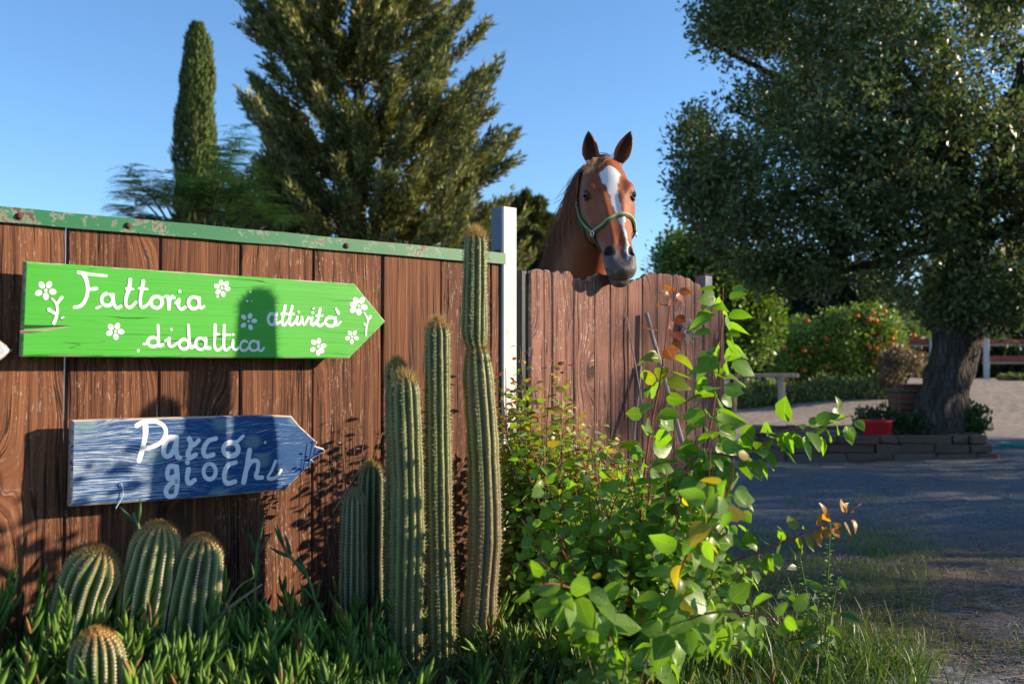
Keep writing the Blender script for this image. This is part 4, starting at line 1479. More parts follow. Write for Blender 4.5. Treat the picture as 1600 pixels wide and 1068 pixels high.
ring = Lp(928, 363)
nose_px = [(928, 363), (937, 356), (948, 346), (960, 338.5), (972, 335.5), (983, 338), (990, 349)]
nose = [Lp(*p) for p in nose_px]
ring2 = mirror(ring)
nose = [p for p in nose if p is not None] + [ring2]
strap("noseband", nose, .0115, .004, M['halter'], halter, .003)
strap("lining", [proj(p, .004) + (-hA) * .004 for p in nose], .0062, .003, M['lining'], halter, .0075)
cheek = [Lp(*p) for p in ((928, 363), (917, 352), (908, 338), (903.5, 318), (902.5, 302), (903.5, 290))]
cheek = [p for p in cheek if p is not None]
crown = [from_head((-.088, -.105, .045)), from_head((-.052, -.105, -.02)), from_head((0, -.10, -.045)), from_head((.052, -.105, -.02)), from_head((.088, -.105, .045))]
strap("cheek_strap", cheek + crown[:1], .0100, .004, M['halter'], halter, .003)
strap("lining", [cheek[0]] + cheek[1:4], .0050, .003, M['lining'], halter, .0075)
strap("crown_strap", crown, .0100, .004, M['halter'], halter, .003)
strap("cheek_strap", [mirror(p) for p in cheek] + crown[-1:], .0100, .004, M['halter'], halter, .003)
chin = [ring] + [from_head(p) for p in ((-.088, -.105, .41), (-.080, -.128, .45), (-.062, -.155, .485))]
under = from_head((0, -.185, .50))
strap("chin_strap", chin + [from_head((-.03, -.175, .50)), under], .0105, .004, M['halter'], halter, .003)
strap("chin_strap", [mirror(p) for p in chin] + [from_head((.03, -.175, .50)), under], .0105, .004, M['halter'], halter, .003)
jaw_ = [Lp(*p) for p in ((905, 336), (907, 348), (913, 358))]
jaw_ = [p for p in jaw_ if p is not None]
strap("throat_strap", jaw_ + [from_head((-.04, -.26, .26)), from_head((0, -.275, .25)), from_head((.04, -.26, .26)), mirror(jaw_[0])], .009, .004, M['halter'], halter, .003)
for r_ in (ring, ring2):
    c = proj(r_, .010); g = grad(c)
    tx = hA - g * hA.dot(g); tx /= np.linalg.norm(tx); ty = np.cross(g, tx)
    mb = MB()
    mb.tube([Vector(c + (tx * math.cos(a) * .014 + tx * .006 + ty * math.sin(a) * .011) - hb) for a in np.linspace(0, 2*math.pi, 17)], .0026, 6, False)
    mb.build("ring", M['chrome'], halter, None, True)
bk = proj(cheek[3], .009)
g = grad(bk); T_ = cheek[4] - cheek[3]; T_ /= np.linalg.norm(T_); S_ = np.cross(T_, g)
mb = MB()
mb.tube([Vector(bk + T_ * a * .012 + S_ * b * .013 - hb) for a, b in ((-1,-1),(1,-1),(1,1),(-1,1),(-1,-1))], .0022, 6, False)
mb.build("buckle", M['chrome'], halter, None, True)

# =================================================================== cacti
def cactus_mat(name, a, b, cork=0.0):
    m = NT(name)
    c = m.attr()
    o = m.n("NewGeometry").outputs["Position"]
    n1 = m.noise(o, 60, 4, .6); n2 = m.noise(o, 9, 4, .6)
    c = m.mix(m.math('MULTIPLY', n1, .5), c, m.mix(1.0, c, (.55, .6, .5), 'MULTIPLY'))
    return m.done(m.pbr(c, .55, m.bump(m.math('ADD', n1, n2), .3, .004), 0, .35))
M['cactus'] = cactus_mat("cactus_skin", 0, 0)
M['spine'] = (lambda m: m.done(m.pbr(m.attr(), .5, None, 0, .3)))(NT("cactus_spines"))
rngc = np.random.default_rng(77)

def cactus(label, path, rad_prof, ribs, ribdepth, green, cork, group, crown_col=(.42,.25,.06), spine_len=.014, areole=.014, wool=1.0, dots=(), scars=()):
    """path: world points base->tip; rad_prof: radius at each path point (dome added)"""
    P = smooth_path(path, 10)
    Rr = np.interp(np.linspace(0, 1, len(P)), np.linspace(0, 1, len(rad_prof)), rad_prof)
    # arc length
    seg = np.linalg.norm(np.diff(P, axis=0), axis=1); L = np.concatenate([[0], np.cumsum(seg)]); tot = L[-1]
    n = max(24, int(tot / .012))
    l = np.linspace(0, tot, n)
    # denser towards the tip
    rt = Rr[-1]
    l = np.concatenate([l[l < tot - rt * 1.25], tot - rt * 1.25 * (1 - np.sin(np.linspace(0, math.pi/2, 12)))])
    C = np.stack([np.interp(l, L, P[:, i]) for i in range(3)], 1)
    R = np.interp(l, L, Rr)
    e = np.clip((l - (tot - rt * 1.25)) / (rt * 1.25), 0, 1)
    R = R * np.sqrt(np.maximum(1 - e ** 2.2, 0.0004))
    T = unit(np.gradient(C, axis=0))
    up = np.array([1.0, 0, 0])
    nth = ribs * 6
    th = np.arange(nth) / nth * 2 * math.pi
    u = np.zeros_like(T); 
    for i in range(len(T)):
        v = up - T[i] * up.dot(T[i]); v /= np.linalg.norm(v); u[i] = v; up = v
    w = np.cross(T, u)
    tw = rngc.uniform(0, 6)
    ph = (ribs * th) % (2 * math.pi)
    prof = 1 - ribdepth * 1.35 * (1 - np.abs(np.cos(ph / 2)) ** .8)
    fade = 1 - .35 * e
    RR = R[:, None] * (1 - (1 - prof)[None] * fade[:, None])
    RR = RR * (1 + .05 * vnoise(np.stack([np.cos(th)[None] * 2 + 0 * l[:, None], np.sin(th)[None] * 2 + tw + 0 * l[:, None], l[:, None] * 9 + 0 * th[None]], -1))) * (1 + .012 * np.sin(l * 60 + tw))[:, None] * (1 + .03 * np.sin(l * 17 + 2 * tw))[:, None]
    V = C[:, None] + RR[..., None] * (np.cos(th)[None, :, None] * u[:, None] + np.sin(th)[None, :, None] * w[:, None])
    m_ = len(l)
    base = np.asarray(path[0], float)
    ii = np.arange(m_ - 1)[:, None] * nth; jj = np.arange(nth)[None]; j2 = (jj + 1) % nth
    Fc = np.stack([ii + jj, ii + j2, ii + nth + j2, ii + nth + jj], -1).reshape(-1, 4)
    g = np.array(green)
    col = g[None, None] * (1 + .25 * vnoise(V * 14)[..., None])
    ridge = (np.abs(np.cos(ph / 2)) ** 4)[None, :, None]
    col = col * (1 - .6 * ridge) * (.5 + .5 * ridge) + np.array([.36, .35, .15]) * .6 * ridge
    if cork > 0:
        k = np.clip(cork * sstep(.78, .35, l / tot)[:, None] + .5 * vnoise(V * np.array([20, 20, 6])), 0, 1)[..., None] * min(1, cork * 1.2)
        col = col * (1 - k) + np.array([.20, .145, .085]) * k
    for (f0, f1, cc) in dots:
        k = (sstep(f0, f0 + .01, l / tot) * sstep(f1, f1 - .01, l / tot))[:, None, None] * (.6 + .5 * vnoise(V * 80)[..., None])
        col = col * (1 - np.clip(k, 0, 1)) + np.array(cc) * np.clip(k, 0, 1)
    for (pts_, rad_, cc) in scars:
        for a_, b_ in zip(pts_[:-1], pts_[1:]):
            dd = d_cap(V + .006 * vnoise(V * 90)[..., None], a_, b_, 0, 0)
            k = sstep(rad_, rad_ * .55, dd)[..., None]
            col = col * (1 - k) + np.array(cc) * (1 + .5 * vnoise(V * 150)[..., None]) * k
            V = V - k * unit(V - C[:, None]) * .004
    blot = np.clip(vnoise(V * 38) - .45, 0, 1)[..., None] * 1.6
    col = col * (1 - np.clip(blot, 0, .7)) + np.array([.23, .19, .10]) * np.clip(blot, 0, .7)
    root = empty("cactus", Vector(base), label, "cactus", group)
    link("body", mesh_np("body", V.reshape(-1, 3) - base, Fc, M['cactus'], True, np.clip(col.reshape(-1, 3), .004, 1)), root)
    # areoles with wool pad and spines
    pos = []; nor = []; tan = []; ee = []
    la = np.arange(areole * 1.2, tot, areole)
    la = la[la < tot - rt * .12]
    extra = tot - rt * 1.25 * (1 - np.sin(np.linspace(.45, math.pi/2 * .98, 9)))
    la = np.sort(np.concatenate([la, extra]))
    for r_ in range(ribs):
        an = 2 * math.pi * r_ / ribs
        for x in la + rngc.uniform(-.3, .3) * areole:
            f = np.interp(x, l, np.arange(m_)); i = int(min(f, m_ - 2)); f -= i
            c0 = C[i] * (1 - f) + C[i+1] * f
            rr = RR[i, r_*6] * (1 - f) + RR[i+1, r_*6] * f
            o = math.cos(an) * u[i] + math.sin(an) * w[i]
            k = np.clip((x - (tot - rt * 1.25)) / (rt * 1.25), 0, 1)
            nn = unit(o * (1 - k ** 2 * .9) + T[i] * (k ** 1.5))
            pos.append(c0 + o * rr); nor.append(nn); tan.append(T[i]); ee.append(k)
    pos, nor, tan, ee = map(np.array, (pos, nor, tan, ee))
    # wool pads: tiny flattened octahedra
    OV = np.array([(1,0,0),(0,1,0),(-1,0,0),(0,-1,0),(0,0,.8)], float); OF = np.array([(0,1,4),(1,2,4),(2,3,4),(3,0,4)])
    x, y, z = frames(tan, nor)
    sz = (.0028 + .0010 * ee) * wool
    Wv = (OV[None, :, 0:1] * x[:, None] + OV[None, :, 1:2] * y[:, None] + OV[None, :, 2:3] * z[:, None]) * sz[:, None, None] + pos[:, None]
    Wf = (OF[None] + (np.arange(len(pos)) * 5)[:, None, None]).reshape(-1, 3)
    wc = np.repeat(np.array([.52, .46, .30])[None] * (1 - ee[:, None]) + np.array(crown_col) * ee[:, None], 5, 0)
    tag(link("areoles", mesh_np("areoles", Wv.reshape(-1, 3) - base, Wf, M['spine'], False, wc), root), kind="stuff")
    ns = 8
    n_ = len(pos) * ns
    PP = np.repeat(pos, ns, 0); NN = np.repeat(nor, ns, 0); TT = np.repeat(tan, ns, 0); EE = np.repeat(ee, ns)
    d = unit(NN * rngc.uniform(.25, 1.1, (n_, 1)) + rnd_dirs(rngc, n_) * .85 + TT * (.2 + .9 * EE[:, None]))
    ln = spine_len * rngc.uniform(.55, 1.15, n_) * (1 + 1.3 * EE)
    sd = unit(np.cross(d, rnd_dirs(rngc, n_))) * .0006
    A = PP - sd; B = PP + sd; Tt = PP + d * ln[:, None]
    SV_ = np.stack([A, B, Tt], 1).reshape(-1, 3)
    SF = np.arange(n_ * 3).reshape(-1, 3)
    cc = np.array([.50, .42, .22])[None] * (1 - EE[:, None]) + np.array(crown_col)[None] * EE[:, None]
    cc = cc * rngc.uniform(.6, 1.25, (n_, 1))
    tag(link("spines", mesh_np("spines", SV_ - base, SF, M['spine'], False, np.repeat(cc, 3, 0)), root), kind="stuff")
    return root

def cpath(pts, Y):
    Ys = Y if hasattr(Y, '__len__') else [Y] * len(pts)
    return [np.array(at(x, y, d)) for (x, y), d in zip(pts, Ys)]
def pr(px_, Y): return px_ * (.93 if px_ < 60 else 1.0) * Y / FPX / 2
TG = "columnar cacti in front of the fence"
Y1 = 3.265
cactus("tallest columnar cactus with a fresh green upper segment beside the post", cpath([(752, 1120), (747, 1000), (757, 840), (754, 700), (747, 590), (745, 540)], [3.265]*6),
       [pr(56, Y1), pr(56, Y1), pr(56, Y1), pr(54, Y1), pr(50, Y1), pr(40, Y1)], 11, .16, (.20,.215,.06), .95, TG)
up_ = cactus("fresh green upper segment", cpath([(745, 545), (741, 520), (742, 440), (743, 364)], [Y1]*4), [pr(30, Y1), pr(42, Y1), pr(42, Y1), pr(39, Y1)], 11, .20, (.165,.21,.055), 0, TG, (.55,.33,.07), .017, .012)
# the fresh segment grows on the tallest cactus: make its pieces parts of it
tall = [o for o in COL.objects if o.get("label", "").startswith("tallest columnar")][0]
for ch in list(up_.children):
    ch.parent = tall
    ch.location = up_.location - tall.location
    ch.name = "upper_" + ch.name.split('.')[0]
bpy.data.objects.remove(up_)
Y2 = 3.16
cactus("slim columnar cactus with a scar ring, second tallest of the clump", cpath([(692, 1130), (690, 960), (686, 800), (684, 640), (683, 504)], Y2), [pr(45, Y2), pr(45, Y2), pr(44, Y2), pr(43, Y2), pr(40, Y2)],
       11, .20, (.185,.22,.05), .45, TG, (.50,.30,.07), .015, .012, 1.1, ((.335, .355, (.32,.26,.18)), (.25, .262, (.3,.25,.18))))
Y3 = 3.10
cactus("thick columnar cactus with golden crown standing left of the slim ringed one", cpath([(634, 1080), (634, 960), (637, 800), (634, 680), (631, 586)], Y3), [pr(56, Y3)]*3 + [pr(55, Y3), pr(50, Y3)],
       12, .20, (.185,.22,.05), .40, TG, (.52,.33,.09), .016, .012)
Y3b = 3.24
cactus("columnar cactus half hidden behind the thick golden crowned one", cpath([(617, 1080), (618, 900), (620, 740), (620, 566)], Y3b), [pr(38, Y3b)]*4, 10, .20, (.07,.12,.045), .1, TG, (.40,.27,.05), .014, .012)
Y4 = 3.17
cactus("low greyish columnar cactus, leftmost of the tall clump", cpath([(552, 1080), (551, 960), (552, 860), (553, 770)], Y4), [pr(42, Y4)]*3 + [pr(40, Y4)], 12, .18, (.09,.135,.07), .1, TG, (.36,.30,.14), .011, .010)
Y5 = 3.30
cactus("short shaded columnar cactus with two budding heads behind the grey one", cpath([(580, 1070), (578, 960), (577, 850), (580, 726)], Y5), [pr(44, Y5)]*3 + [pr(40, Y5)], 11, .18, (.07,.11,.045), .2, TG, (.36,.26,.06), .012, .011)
SG = "short barrel cacti in the bed"
def sb(label, pts, Y, wd, scars=()):
    cactus(label, cpath(pts, Y), [pr(w_, Y) for w_ in wd], 15, .20, (.125,.20,.04), 0, SG, (.45,.24,.06), .0072, .0085, 1.55, (), scars)
sb("short ribbed cactus leaning right, leftmost of the row of three", [(98, 1080), (118, 985), (136, 915), (160, 857)], 2.66, (80, 86, 86, 78))
sb("tallest short ribbed cactus in the middle of the row of three", [(212, 1090), (222, 990), (233, 905), (251, 818)], 2.72, (82, 84, 84, 74))
sb("short ribbed cactus with a brown scar, right of the row of three", [(288, 1090), (294, 1000), (302, 925), (318, 838)], 2.76, (80, 82, 82, 72), [([np.array(at(x_, y_, 2.70)) for x_, y_ in ((322, 868), (312, 886), (306, 904), (311, 914))], .019, (.09,.05,.035))])
sb("small ribbed cactus in front at the bottom left", [(152, 1180), (151, 1080), (150, 985)], 2.36, (82, 84, 76))

# =================================================================== ice plant ground cover
rngi = np.random.default_rng(5)
def in_bed(n, s0, s1, t0, t1):
    s = rngi.uniform(s0, s1, n); t = rngi.uniform(t0, t1, n)
    x = P0.x + FD.x * s + FN.x * t; y = P0.y + FD.y * s + FN.y * t
    return s, t, x, y
M['ice'] = leaf_mat("ice_plant_leaf", .15, .48, .3, (1, 1, .5), var=.3)
Ppos = []; Pdir = []; Pn = []; Ps = []; Pc = []
stem_mb = MB()
s, t, x, y = in_bed(900, -2.75, .15, .06, 1.15)
for i in range(len(s)):
    dens = 1.0 if s[i] < -.9 else .75
    if rngi.uniform() > dens: continue
    xp_ = 800 + FPX * x[i] / y[i]
    if 655 < xp_ < 722 and y[i] < 3.2: continue            # bare soil before the slim cactus
    z0 = float(gh(x[i], y[i]))
    hmax = (.20 if s[i] < -1.2 else .15)
    hgt = rngi.uniform(.05, hmax) * (1.15 if t[i] < .5 else .8)
    tip = np.array([x[i] + rngi.normal(0, .05), y[i] + rngi.normal(0, .05), z0 + hgt])
    ax = unit(tip + np.array([rngi.normal(0, .03), rngi.normal(0, .03), .05]) - np.array([x[i], y[i], z0 - .02]))
    if i % 3 == 0:
        stem_mb.tube([(x[i], y[i], z0 - .01), tuple((np.array([x[i], y[i], z0]) + tip) / 2 + rngi.normal(0, .01, 3)), tuple(tip)], [.0045, .004, .003], 5, False)
    npair = rngi.integers(4, 7)
    tint = rngi.uniform(0, 1)
    for k in range(npair):
        az = k * 1.57 + rngi.uniform(-.3, .3)
        e1 = unit(np.cross(ax, [0, 0, 1.0]) + 1e-4); e2 = np.cross(ax, e1)
        radial = e1 * math.cos(az) + e2 * math.sin(az)
        for sg in (-1, 1):
            open_ = .25 + .6 * (npair - 1 - k) / max(1, npair - 1)
            d = unit(ax * 1.0 + radial * sg * open_ + rngi.normal(0, .1, 3))
            Ppos.append(tip - ax * .022 * (npair - 1 - k)); Pdir.append(d); Pn.append(ax + rngi.normal(0, .2, 3) + radial * sg * -.6)
            Ps.append(rngi.uniform(.05, .088) * (.75 + .25 * (npair - k) / npair))
            base = np.array([.095, .185, .030]) * (1 - tint) + np.array([.18, .30, .042]) * tint
            Pc.append(base * rngi.uniform(.55, 1.3) if rngi.uniform() > .05 else np.array([.28, .14, .05]))
V, Fq, Cc, _ = scatter(T_finger(4, .20, .12), np.array(Ppos), np.array(Pdir), np.array(Pn), np.array(Ps), np.array(Pc))
tag(link("ice_plants", mesh_np("ice_plants", V, Fq, M['ice'], True, Cc)), "fleshy green ice plants carpeting the foot of the fence", "ground cover", None, "stuff")
M['greenstem'] = plain("green_stem", (.12,.19,.05), .6, 0, .3, 60, .2)
tag(stem_mb.build("ice_plant_stems", M['greenstem'], None, None, True), "thin green ice plant runners along the fence foot", "ground cover", None, "stuff")

# a few tall ice plant shoots that climb the planks
def shoot(label, pts, Y, n):
    P = smooth_path(cpath(pts, Y), 6)
    root = empty("ice_plant_shoot", Vector(P[0]), label, "plant", "ice plant shoots against the planks")
    MB().tube([Vector(p - P[0]) for p in P], [.005] * (len(P) - 1) + [.003], 6).build("stem", M['greenstem'], root, None, True)
    me = []
    for k in range(n):
        f = (k + .6) / n
        i = int(f * (len(P) - 2)); p = P[i]; ax = unit(P[i+1] - P[i])
        az = k * 1.6 + rngi.uniform(0, .4)
        e1 = unit(np.cross(ax, [0.3, 1.0, 0.1])); e2 = np.cross(ax, e1); rd = e1 * math.cos(az) + e2 * math.sin(az)
        for sg in (-1, 1):
            V, Fq, Cc, _ = scatter(T_finger(4, .15, .12), [p], np.array([ax * .9 + rd * sg * .6]), np.array([ax - rd * sg]), [.075], np.array([[.06, .13, .045]]) * rngi.uniform(.8, 1.3))
            link("leaf", mesh_np("leaf", V - P[0], Fq, M['ice'], True, Cc), root)
shoot("ice plant shoot between the short cacti and the blue sign", [(226, 930), (222, 880), (218, 830), (208, 800)], 2.85, 3)
shoot("ice plant shoot standing against dark planks below the blue sign", [(400, 985), (398, 910), (402, 860), (406, 838)], 3.02, 4)
shoot("ice plant shoot leaning left in the shade beside the grey cactus", [(500, 960), (480, 900), (450, 865), (438, 840)], 3.05, 4)

# dry twigs by the short cacti
M['twig'] = plain("dry_twig", (.24,.17,.11), .85, 0, .3, 120, .3)
def twig(label, pts, Y, r, nm="dry_twig"):
    P = [Vector(p) for p in smooth_path(cpath(pts, Y), 5)]
    o = MB().tube([p - P[0] for p in P], list(np.linspace(r, r * .5, len(P))), 6).build(nm, M['twig'], None, P[0], True)
    return tag(o, label, "twig", "dry twigs in the bed")
twig("dry brown twig slanting up beside the scarred short cactus", [(334, 968), (370, 940), (410, 912)], 2.72, .006)
twig("thin dry twig rising left of the dark planks", [(345, 962), (372, 918), (396, 902)], 2.74, .003)
twig("dry twig lying in the ice plants right of the short cacti", [(332, 1000), (362, 1008), (388, 1022)], 2.66, .004)
twig("long pale straw leaning against the grey cactus", [(520, 800), (545, 760), (572, 716)], 3.12, .0022)

# =================================================================== leafy shrubs
M['leaf'] = leaf_mat("apricot_leaf", .48, .36, .5, (1.05, 1.15, .25), True)
M['leaf_s'] = leaf_mat("shrub_leaf", .40, .36, .5, (1.05, 1.12, .3), True)
def bark_mat(name, a, b):
    m = NT(name)
    o = m.n("NewGeometry").outputs["Position"]
    n1 = m.noise(o, 30, 4, .6)
    return m.done(m.pbr(m.mix(n1, a, b), .6, m.bump(n1, .3, .003), 0, .3))
M['twig_red'] = bark_mat("red_twig", (.17,.035,.03), (.30,.085,.05))
M['twig_brown'] = bark_mat("brown_stem", (.10,.055,.035), (.22,.13,.08))
LT = [T_leaf(.72, 6, .22, .18, .02), T_leaf(.66, 6, .38, .40, .03), T_leaf(.78, 6, .14, .05, .03)]
LTS = [T_leaf(.50, 4, .25, .15), T_leaf(.46, 4, .45, .35)]

class Shrub:
    def __init__(s, name, label, base, mat, templates, twigmat, cat="shrub"):
        s.base = np.array(base); s.root = empty(name, Vector(base), label, cat)
        s.P = []; s.D = []; s.N = []; s.S = []; s.C = []; s.T = []
        s.mat = mat; s.tm = templates; s.tw = twigmat
    def branch(s, path, r0, r1, name="branch", mat=None):
        P = smooth_path(path, 6)
        MB().tube([Vector(p - s.base) for p in P], list(np.linspace(r0, r1, len(P))), 6).build(name, mat or s.tw, s.root, None, True)
        return P
    def leaves_on(s, rng, P, n, size, colf, start=.15, droop=.35, spread=1.0, tips=True, facing=.5):
        seg = np.linalg.norm(np.diff(P, axis=0), axis=1); L = np.concatenate([[0], np.cumsum(seg)])
        for k in range(n):
            f = start + (1 - start) * (k + rng.uniform(.1, .9)) / n
            l = f * L[-1]
            p = np.array([np.interp(l, L, P[:, i]) for i in range(3)])
            i = min(np.searchsorted(L, l), len(P) - 1); ax = unit(P[i] - P[i-1])
            rd = rnd_dirs(rng, 1)[0]
            az = k * 2.4 + rng.uniform(-.5, .5)
            e1 = unit(np.cross(ax, [.3, .2, 1.0])); e2 = np.cross(ax, e1)
            o = e1 * math.cos(az) + e2 * math.sin(az)
            d = unit(o * spread + ax * rng.uniform(.2, .7) + np.array([0, 0, -droop]) + rng.normal(0, .15, 3))
            # blades turn their faces up and towards the light
            nrm = np.array([0, -.75, .45]) + np.array(SUNV) * facing + rng.normal(0, .75, 3)
            pet = size * rng.uniform(.25, .5)
            s.P.append(p + d * pet); s.D.append(unit(d + np.array([0, 0, -droop * .8]))); s.N.append(nrm)
            s.S.append(size * rng.uniform(.7, 1.2) * (1 - .35 * max(0, f - .75) / .25)); s.C.append(colf(f, rng)); s.T.append(int(rng.integers(len(s.tm))))
    def finish(s, nparts, rng):
        P = np.array(s.P); D = np.array(s.D); N = np.array(s.N); S = np.array(s.S); C = np.array(s.C); T = np.array(s.T)
        dist = np.linalg.norm(P - np.array(CAM), axis=1)
        order = np.argsort(-(S / dist))
        parts, rest = order[:nparts], order[nparts:]
        # colour classes share mesh data
        cache = {}
        x, y, z = frames(D, N)
        for i in parts:
            key = (T[i], tuple(np.round(C[i] / .02).astype(int)))
            if key not in cache:
                tv = s.tm[T[i]]
                cache[key] = mesh_np("leaf", tv[0], tv[1], s.mat, True, np.repeat(np.clip(C[i], .004, 1)[None], len(tv[0]), 0), tv[2])
            o = link("leaf", cache[key], s.root)
            R = np.eye(4); R[:3, 0] = x[i] * S[i]; R[:3, 1] = y[i] * S[i]; R[:3, 2] = z[i] * S[i]; R[:3, 3] = P[i] - s.base
            o.matrix_local = Matrix(R.tolist())
        VV = []; FF = []; CC = []; UU = []; b = 0
        for k in range(len(s.tm)):
            ids = [i for i in rest if T[i] == k]
            if not ids: continue
            V, Fq, Cc, UV = scatter(s.tm[k], P[ids], D[ids], N[ids], S[ids], C[ids])
            VV.append(V); FF.append(Fq + b); CC.append(Cc); UU.append(UV); b += len(V)
        if VV:
            tag(link("small_leaves", mesh_np("small_leaves", np.concatenate(VV) - s.base, np.concatenate(FF), s.mat, True, np.clip(np.concatenate(CC), .004, 1), np.concatenate(UU)), s.root), kind="stuff")

rngs = np.random.default_rng(31)
def col_apricot(redtip=0.0, yel=0.0):
    def f(u, rng):
        c = np.array([.100, .215, .020]) * (1 - u * .45) + np.array([.20, .33, .030]) * u * .45
        c = c * rng.uniform(.75, 1.35)
        if redtip and u > .84: c = np.array([.30, .07, .03]) * rng.uniform(.7, 1.2) if redtip > .6 else np.array([.38, .16, .02]) * rng.uniform(.8, 1.2)
        elif redtip and u > .76: c = np.array([.19, .23, .024])
        if yel and rng.uniform() < yel: c = np.array([.42, .30, .02]) * rng.uniform(.7, 1.1)
        return c
    return f
sh_base = at(1010, 1090, 3.05); sh_base.z = float(gh(sh_base.x, sh_base.y)) - .02
ap = Shrub("apricot_shrub", "sprawling shrub with big rounded green leaves and red twigs before the gate", sh_base, M['leaf'], LT, M['twig_red'])
B = lambda pts, Y: cpath(pts, Y)
base = np.array(sh_base)
def abranch(pts, Ys, n, size, r0=.0065, colf=None, start=.12, thick_from_base=True, **kw):
    path = ([base] if thick_from_base else []) + B(pts, Ys)
    P = ap.branch(path, r0 * .62, .0014)
    ap.leaves_on(rngs, P, int(n * 1.7), size * 1.12, colf or col_apricot(), start, **kw)
    return P
abranch([(1000, 850), (1012, 700), (1032, 590), (1044, 500), (1053, 440)], [3.05, 3.05, 3.05, 3.05, 3.05], 36, .066, .007, col_apricot(1.0), .25)
abranch([(1075, 860), (1100, 720), (1114, 640), (1124, 570), (1128, 500), (1130, 448)], [2.95, 2.9, 2.9, 2.9, 2.9, 2.9], 58, .076, .007, col_apricot(.0), .28)
abranch([(1050, 800), (1090, 712), (1165, 712), (1225, 672), (1275, 668), (1330, 648)], [2.9, 2.85, 2.8, 2.8, 2.8, 2.8], 58, .070, .007, col_apricot(), .22)
abranch([(1060, 930), (1120, 888), (1210, 852), (1290, 818), (1334, 798)], [2.95, 2.95, 2.95, 2.95, 2.95], 36, .050, .006, col_apricot(.5), .3)
abranch([(1040, 1000), (1090, 962), (1150, 955), (1200, 962), (1236, 968)], [2.6, 2.4, 2.3, 2.28, 2.28], 22, .060, .005, col_apricot(), .35)
abranch([(960, 1010), (915, 935), (870, 912), (838, 915)], [2.6, 2.3, 2.15, 2.12], 20, .066, .005, col_apricot(), .5, droop=.8)
abranch([(1060, 900), (1110, 810), (1140, 760), (1146, 716)], [2.5, 2.3, 2.2, 2.15], 20, .058, .005, col_apricot(0, .14), .35)
abranch([(940, 900), (955, 800), (978, 750), (988, 725)], [3.1, 3.1, 3.1, 3.1], 24, .052, .006, col_apricot(), .2)
abranch([(1015, 880), (1050, 790), (1090, 760), (1120, 730)], [3.0, 2.9, 2.8, 2.75], 28, .058, .006, col_apricot(), .25)
for k in range(125):                                    # filling twigs inside the bush
    tx, ty = rngs.uniform(810, 1190), rngs.uniform(690, 1010)
    if ty < 760 and tx > 1120: continue
    Yk = rngs.uniform(2.6, 3.15)
    sx_, sy_ = 1000 + (tx - 1000) * .35, 1000
    abranch([(sx_, sy_ - 30), ((sx_ + tx) / 2 + rngs.normal(0, 15), (sy_ + ty) / 2), (tx, ty)], [3.0, (3.0 + Yk) / 2, Yk], int(rngs.integers(10, 17)), rngs.uniform(.034, .052), .004, col_apricot(0, .01), .35)
ap.finish(300, rngs)

# small-leaved shrub with reddish young tips between cactus and gate
b2 = at(870, 1010, 3.55); b2.z = float(gh(b2.x, b2.y)) - .02
sm = Shrub("small_leaved_shrub", "dense small leaved shrub with yellow and red young tips by the white post", b2, M['leaf_s'], LTS, M['twig_brown'])
def col_small(tipr):
    def f(u, rng):
        c = np.array([.125, .245, .030]) * rng.uniform(.7, 1.35)
        if u > .62: c = np.array([.21, .29, .032]) * rng.uniform(.75, 1.2)
        if u > .80 and rng.uniform() < tipr: c = np.array([.34, .22, .035]) * rng.uniform(.7, 1.2)
        if u > .955 and rng.uniform() < tipr: c = np.array([.28, .055, .035]) * rng.uniform(.7, 1.2)
        return c
    return f
tops = [(812, 540), (790, 575), (835, 590), (862, 562), (880, 572), (905, 628), (800, 620), (930, 655), (958, 668), (845, 640), (985, 690), (778, 640), (890, 660), (915, 690), (870, 700), (950, 720), (820, 690), (792, 700)]
for k in range(150):
    if k < len(tops): tx, ty = tops[k]
    else:
        tx = rngs.uniform(775, 1030); ylim = np.interp(tx, [770, 812, 870, 905, 960, 1000], [600, 590, 600, 650, 690, 730])
        ty = rngs.uniform(ylim, 960)
    Yk = rngs.uniform(3.45, 3.9) if tx < 900 else rngs.uniform(3.55, 4.05)
    bx_ = 860 + (tx - 860) * .45
    path = [np.array(b2) + rngs.normal(0, .03, 3) * np.array([1, 1, 0])] + cpath([(bx_, 1010 - (1010 - ty) * .35), (bx_ * .35 + tx * .65 + rngs.normal(0, 8), 1010 - (1010 - ty) * .72), (tx, ty)], [3.55, 3.55 * .4 + Yk * .6, Yk])
    P = sm.branch(path, .006 if k < 10 else .0032, .0010, "branch")
    sm.leaves_on(rngs, P, int(rngs.integers(48, 66)), rngs.uniform(.040, .056), col_small(.65 if k < 20 else .12), .30, .25, 1.0)
sm.finish(300, rngs)

# pale round-leaved seedling in front at the bottom
b3 = at(960, 1180, 2.35)
sd_ = Shrub("leafy_seedling", "low pale green seedling with rounded leaves at the bottom centre", (b3.x, b3.y, .06), M['leaf'], LT, M['twig_brown'], "plant")
for k in range(15):
    tx, ty = rngs.uniform(890, 1040), rngs.uniform(1010, 1075)
    P = sd_.branch([np.array(sd_.base), np.array(at((tx + 960) / 2, 1110, 2.4)), np.array(at(tx, ty, rngs.uniform(2.25, 2.6)))], .004, .0015)
    sd_.leaves_on(rngs, P, 9, .048, lambda u, r: np.array([.12, .22, .045]) * r.uniform(.75, 1.25), .5, .2)
sd_.finish(60, rngs)

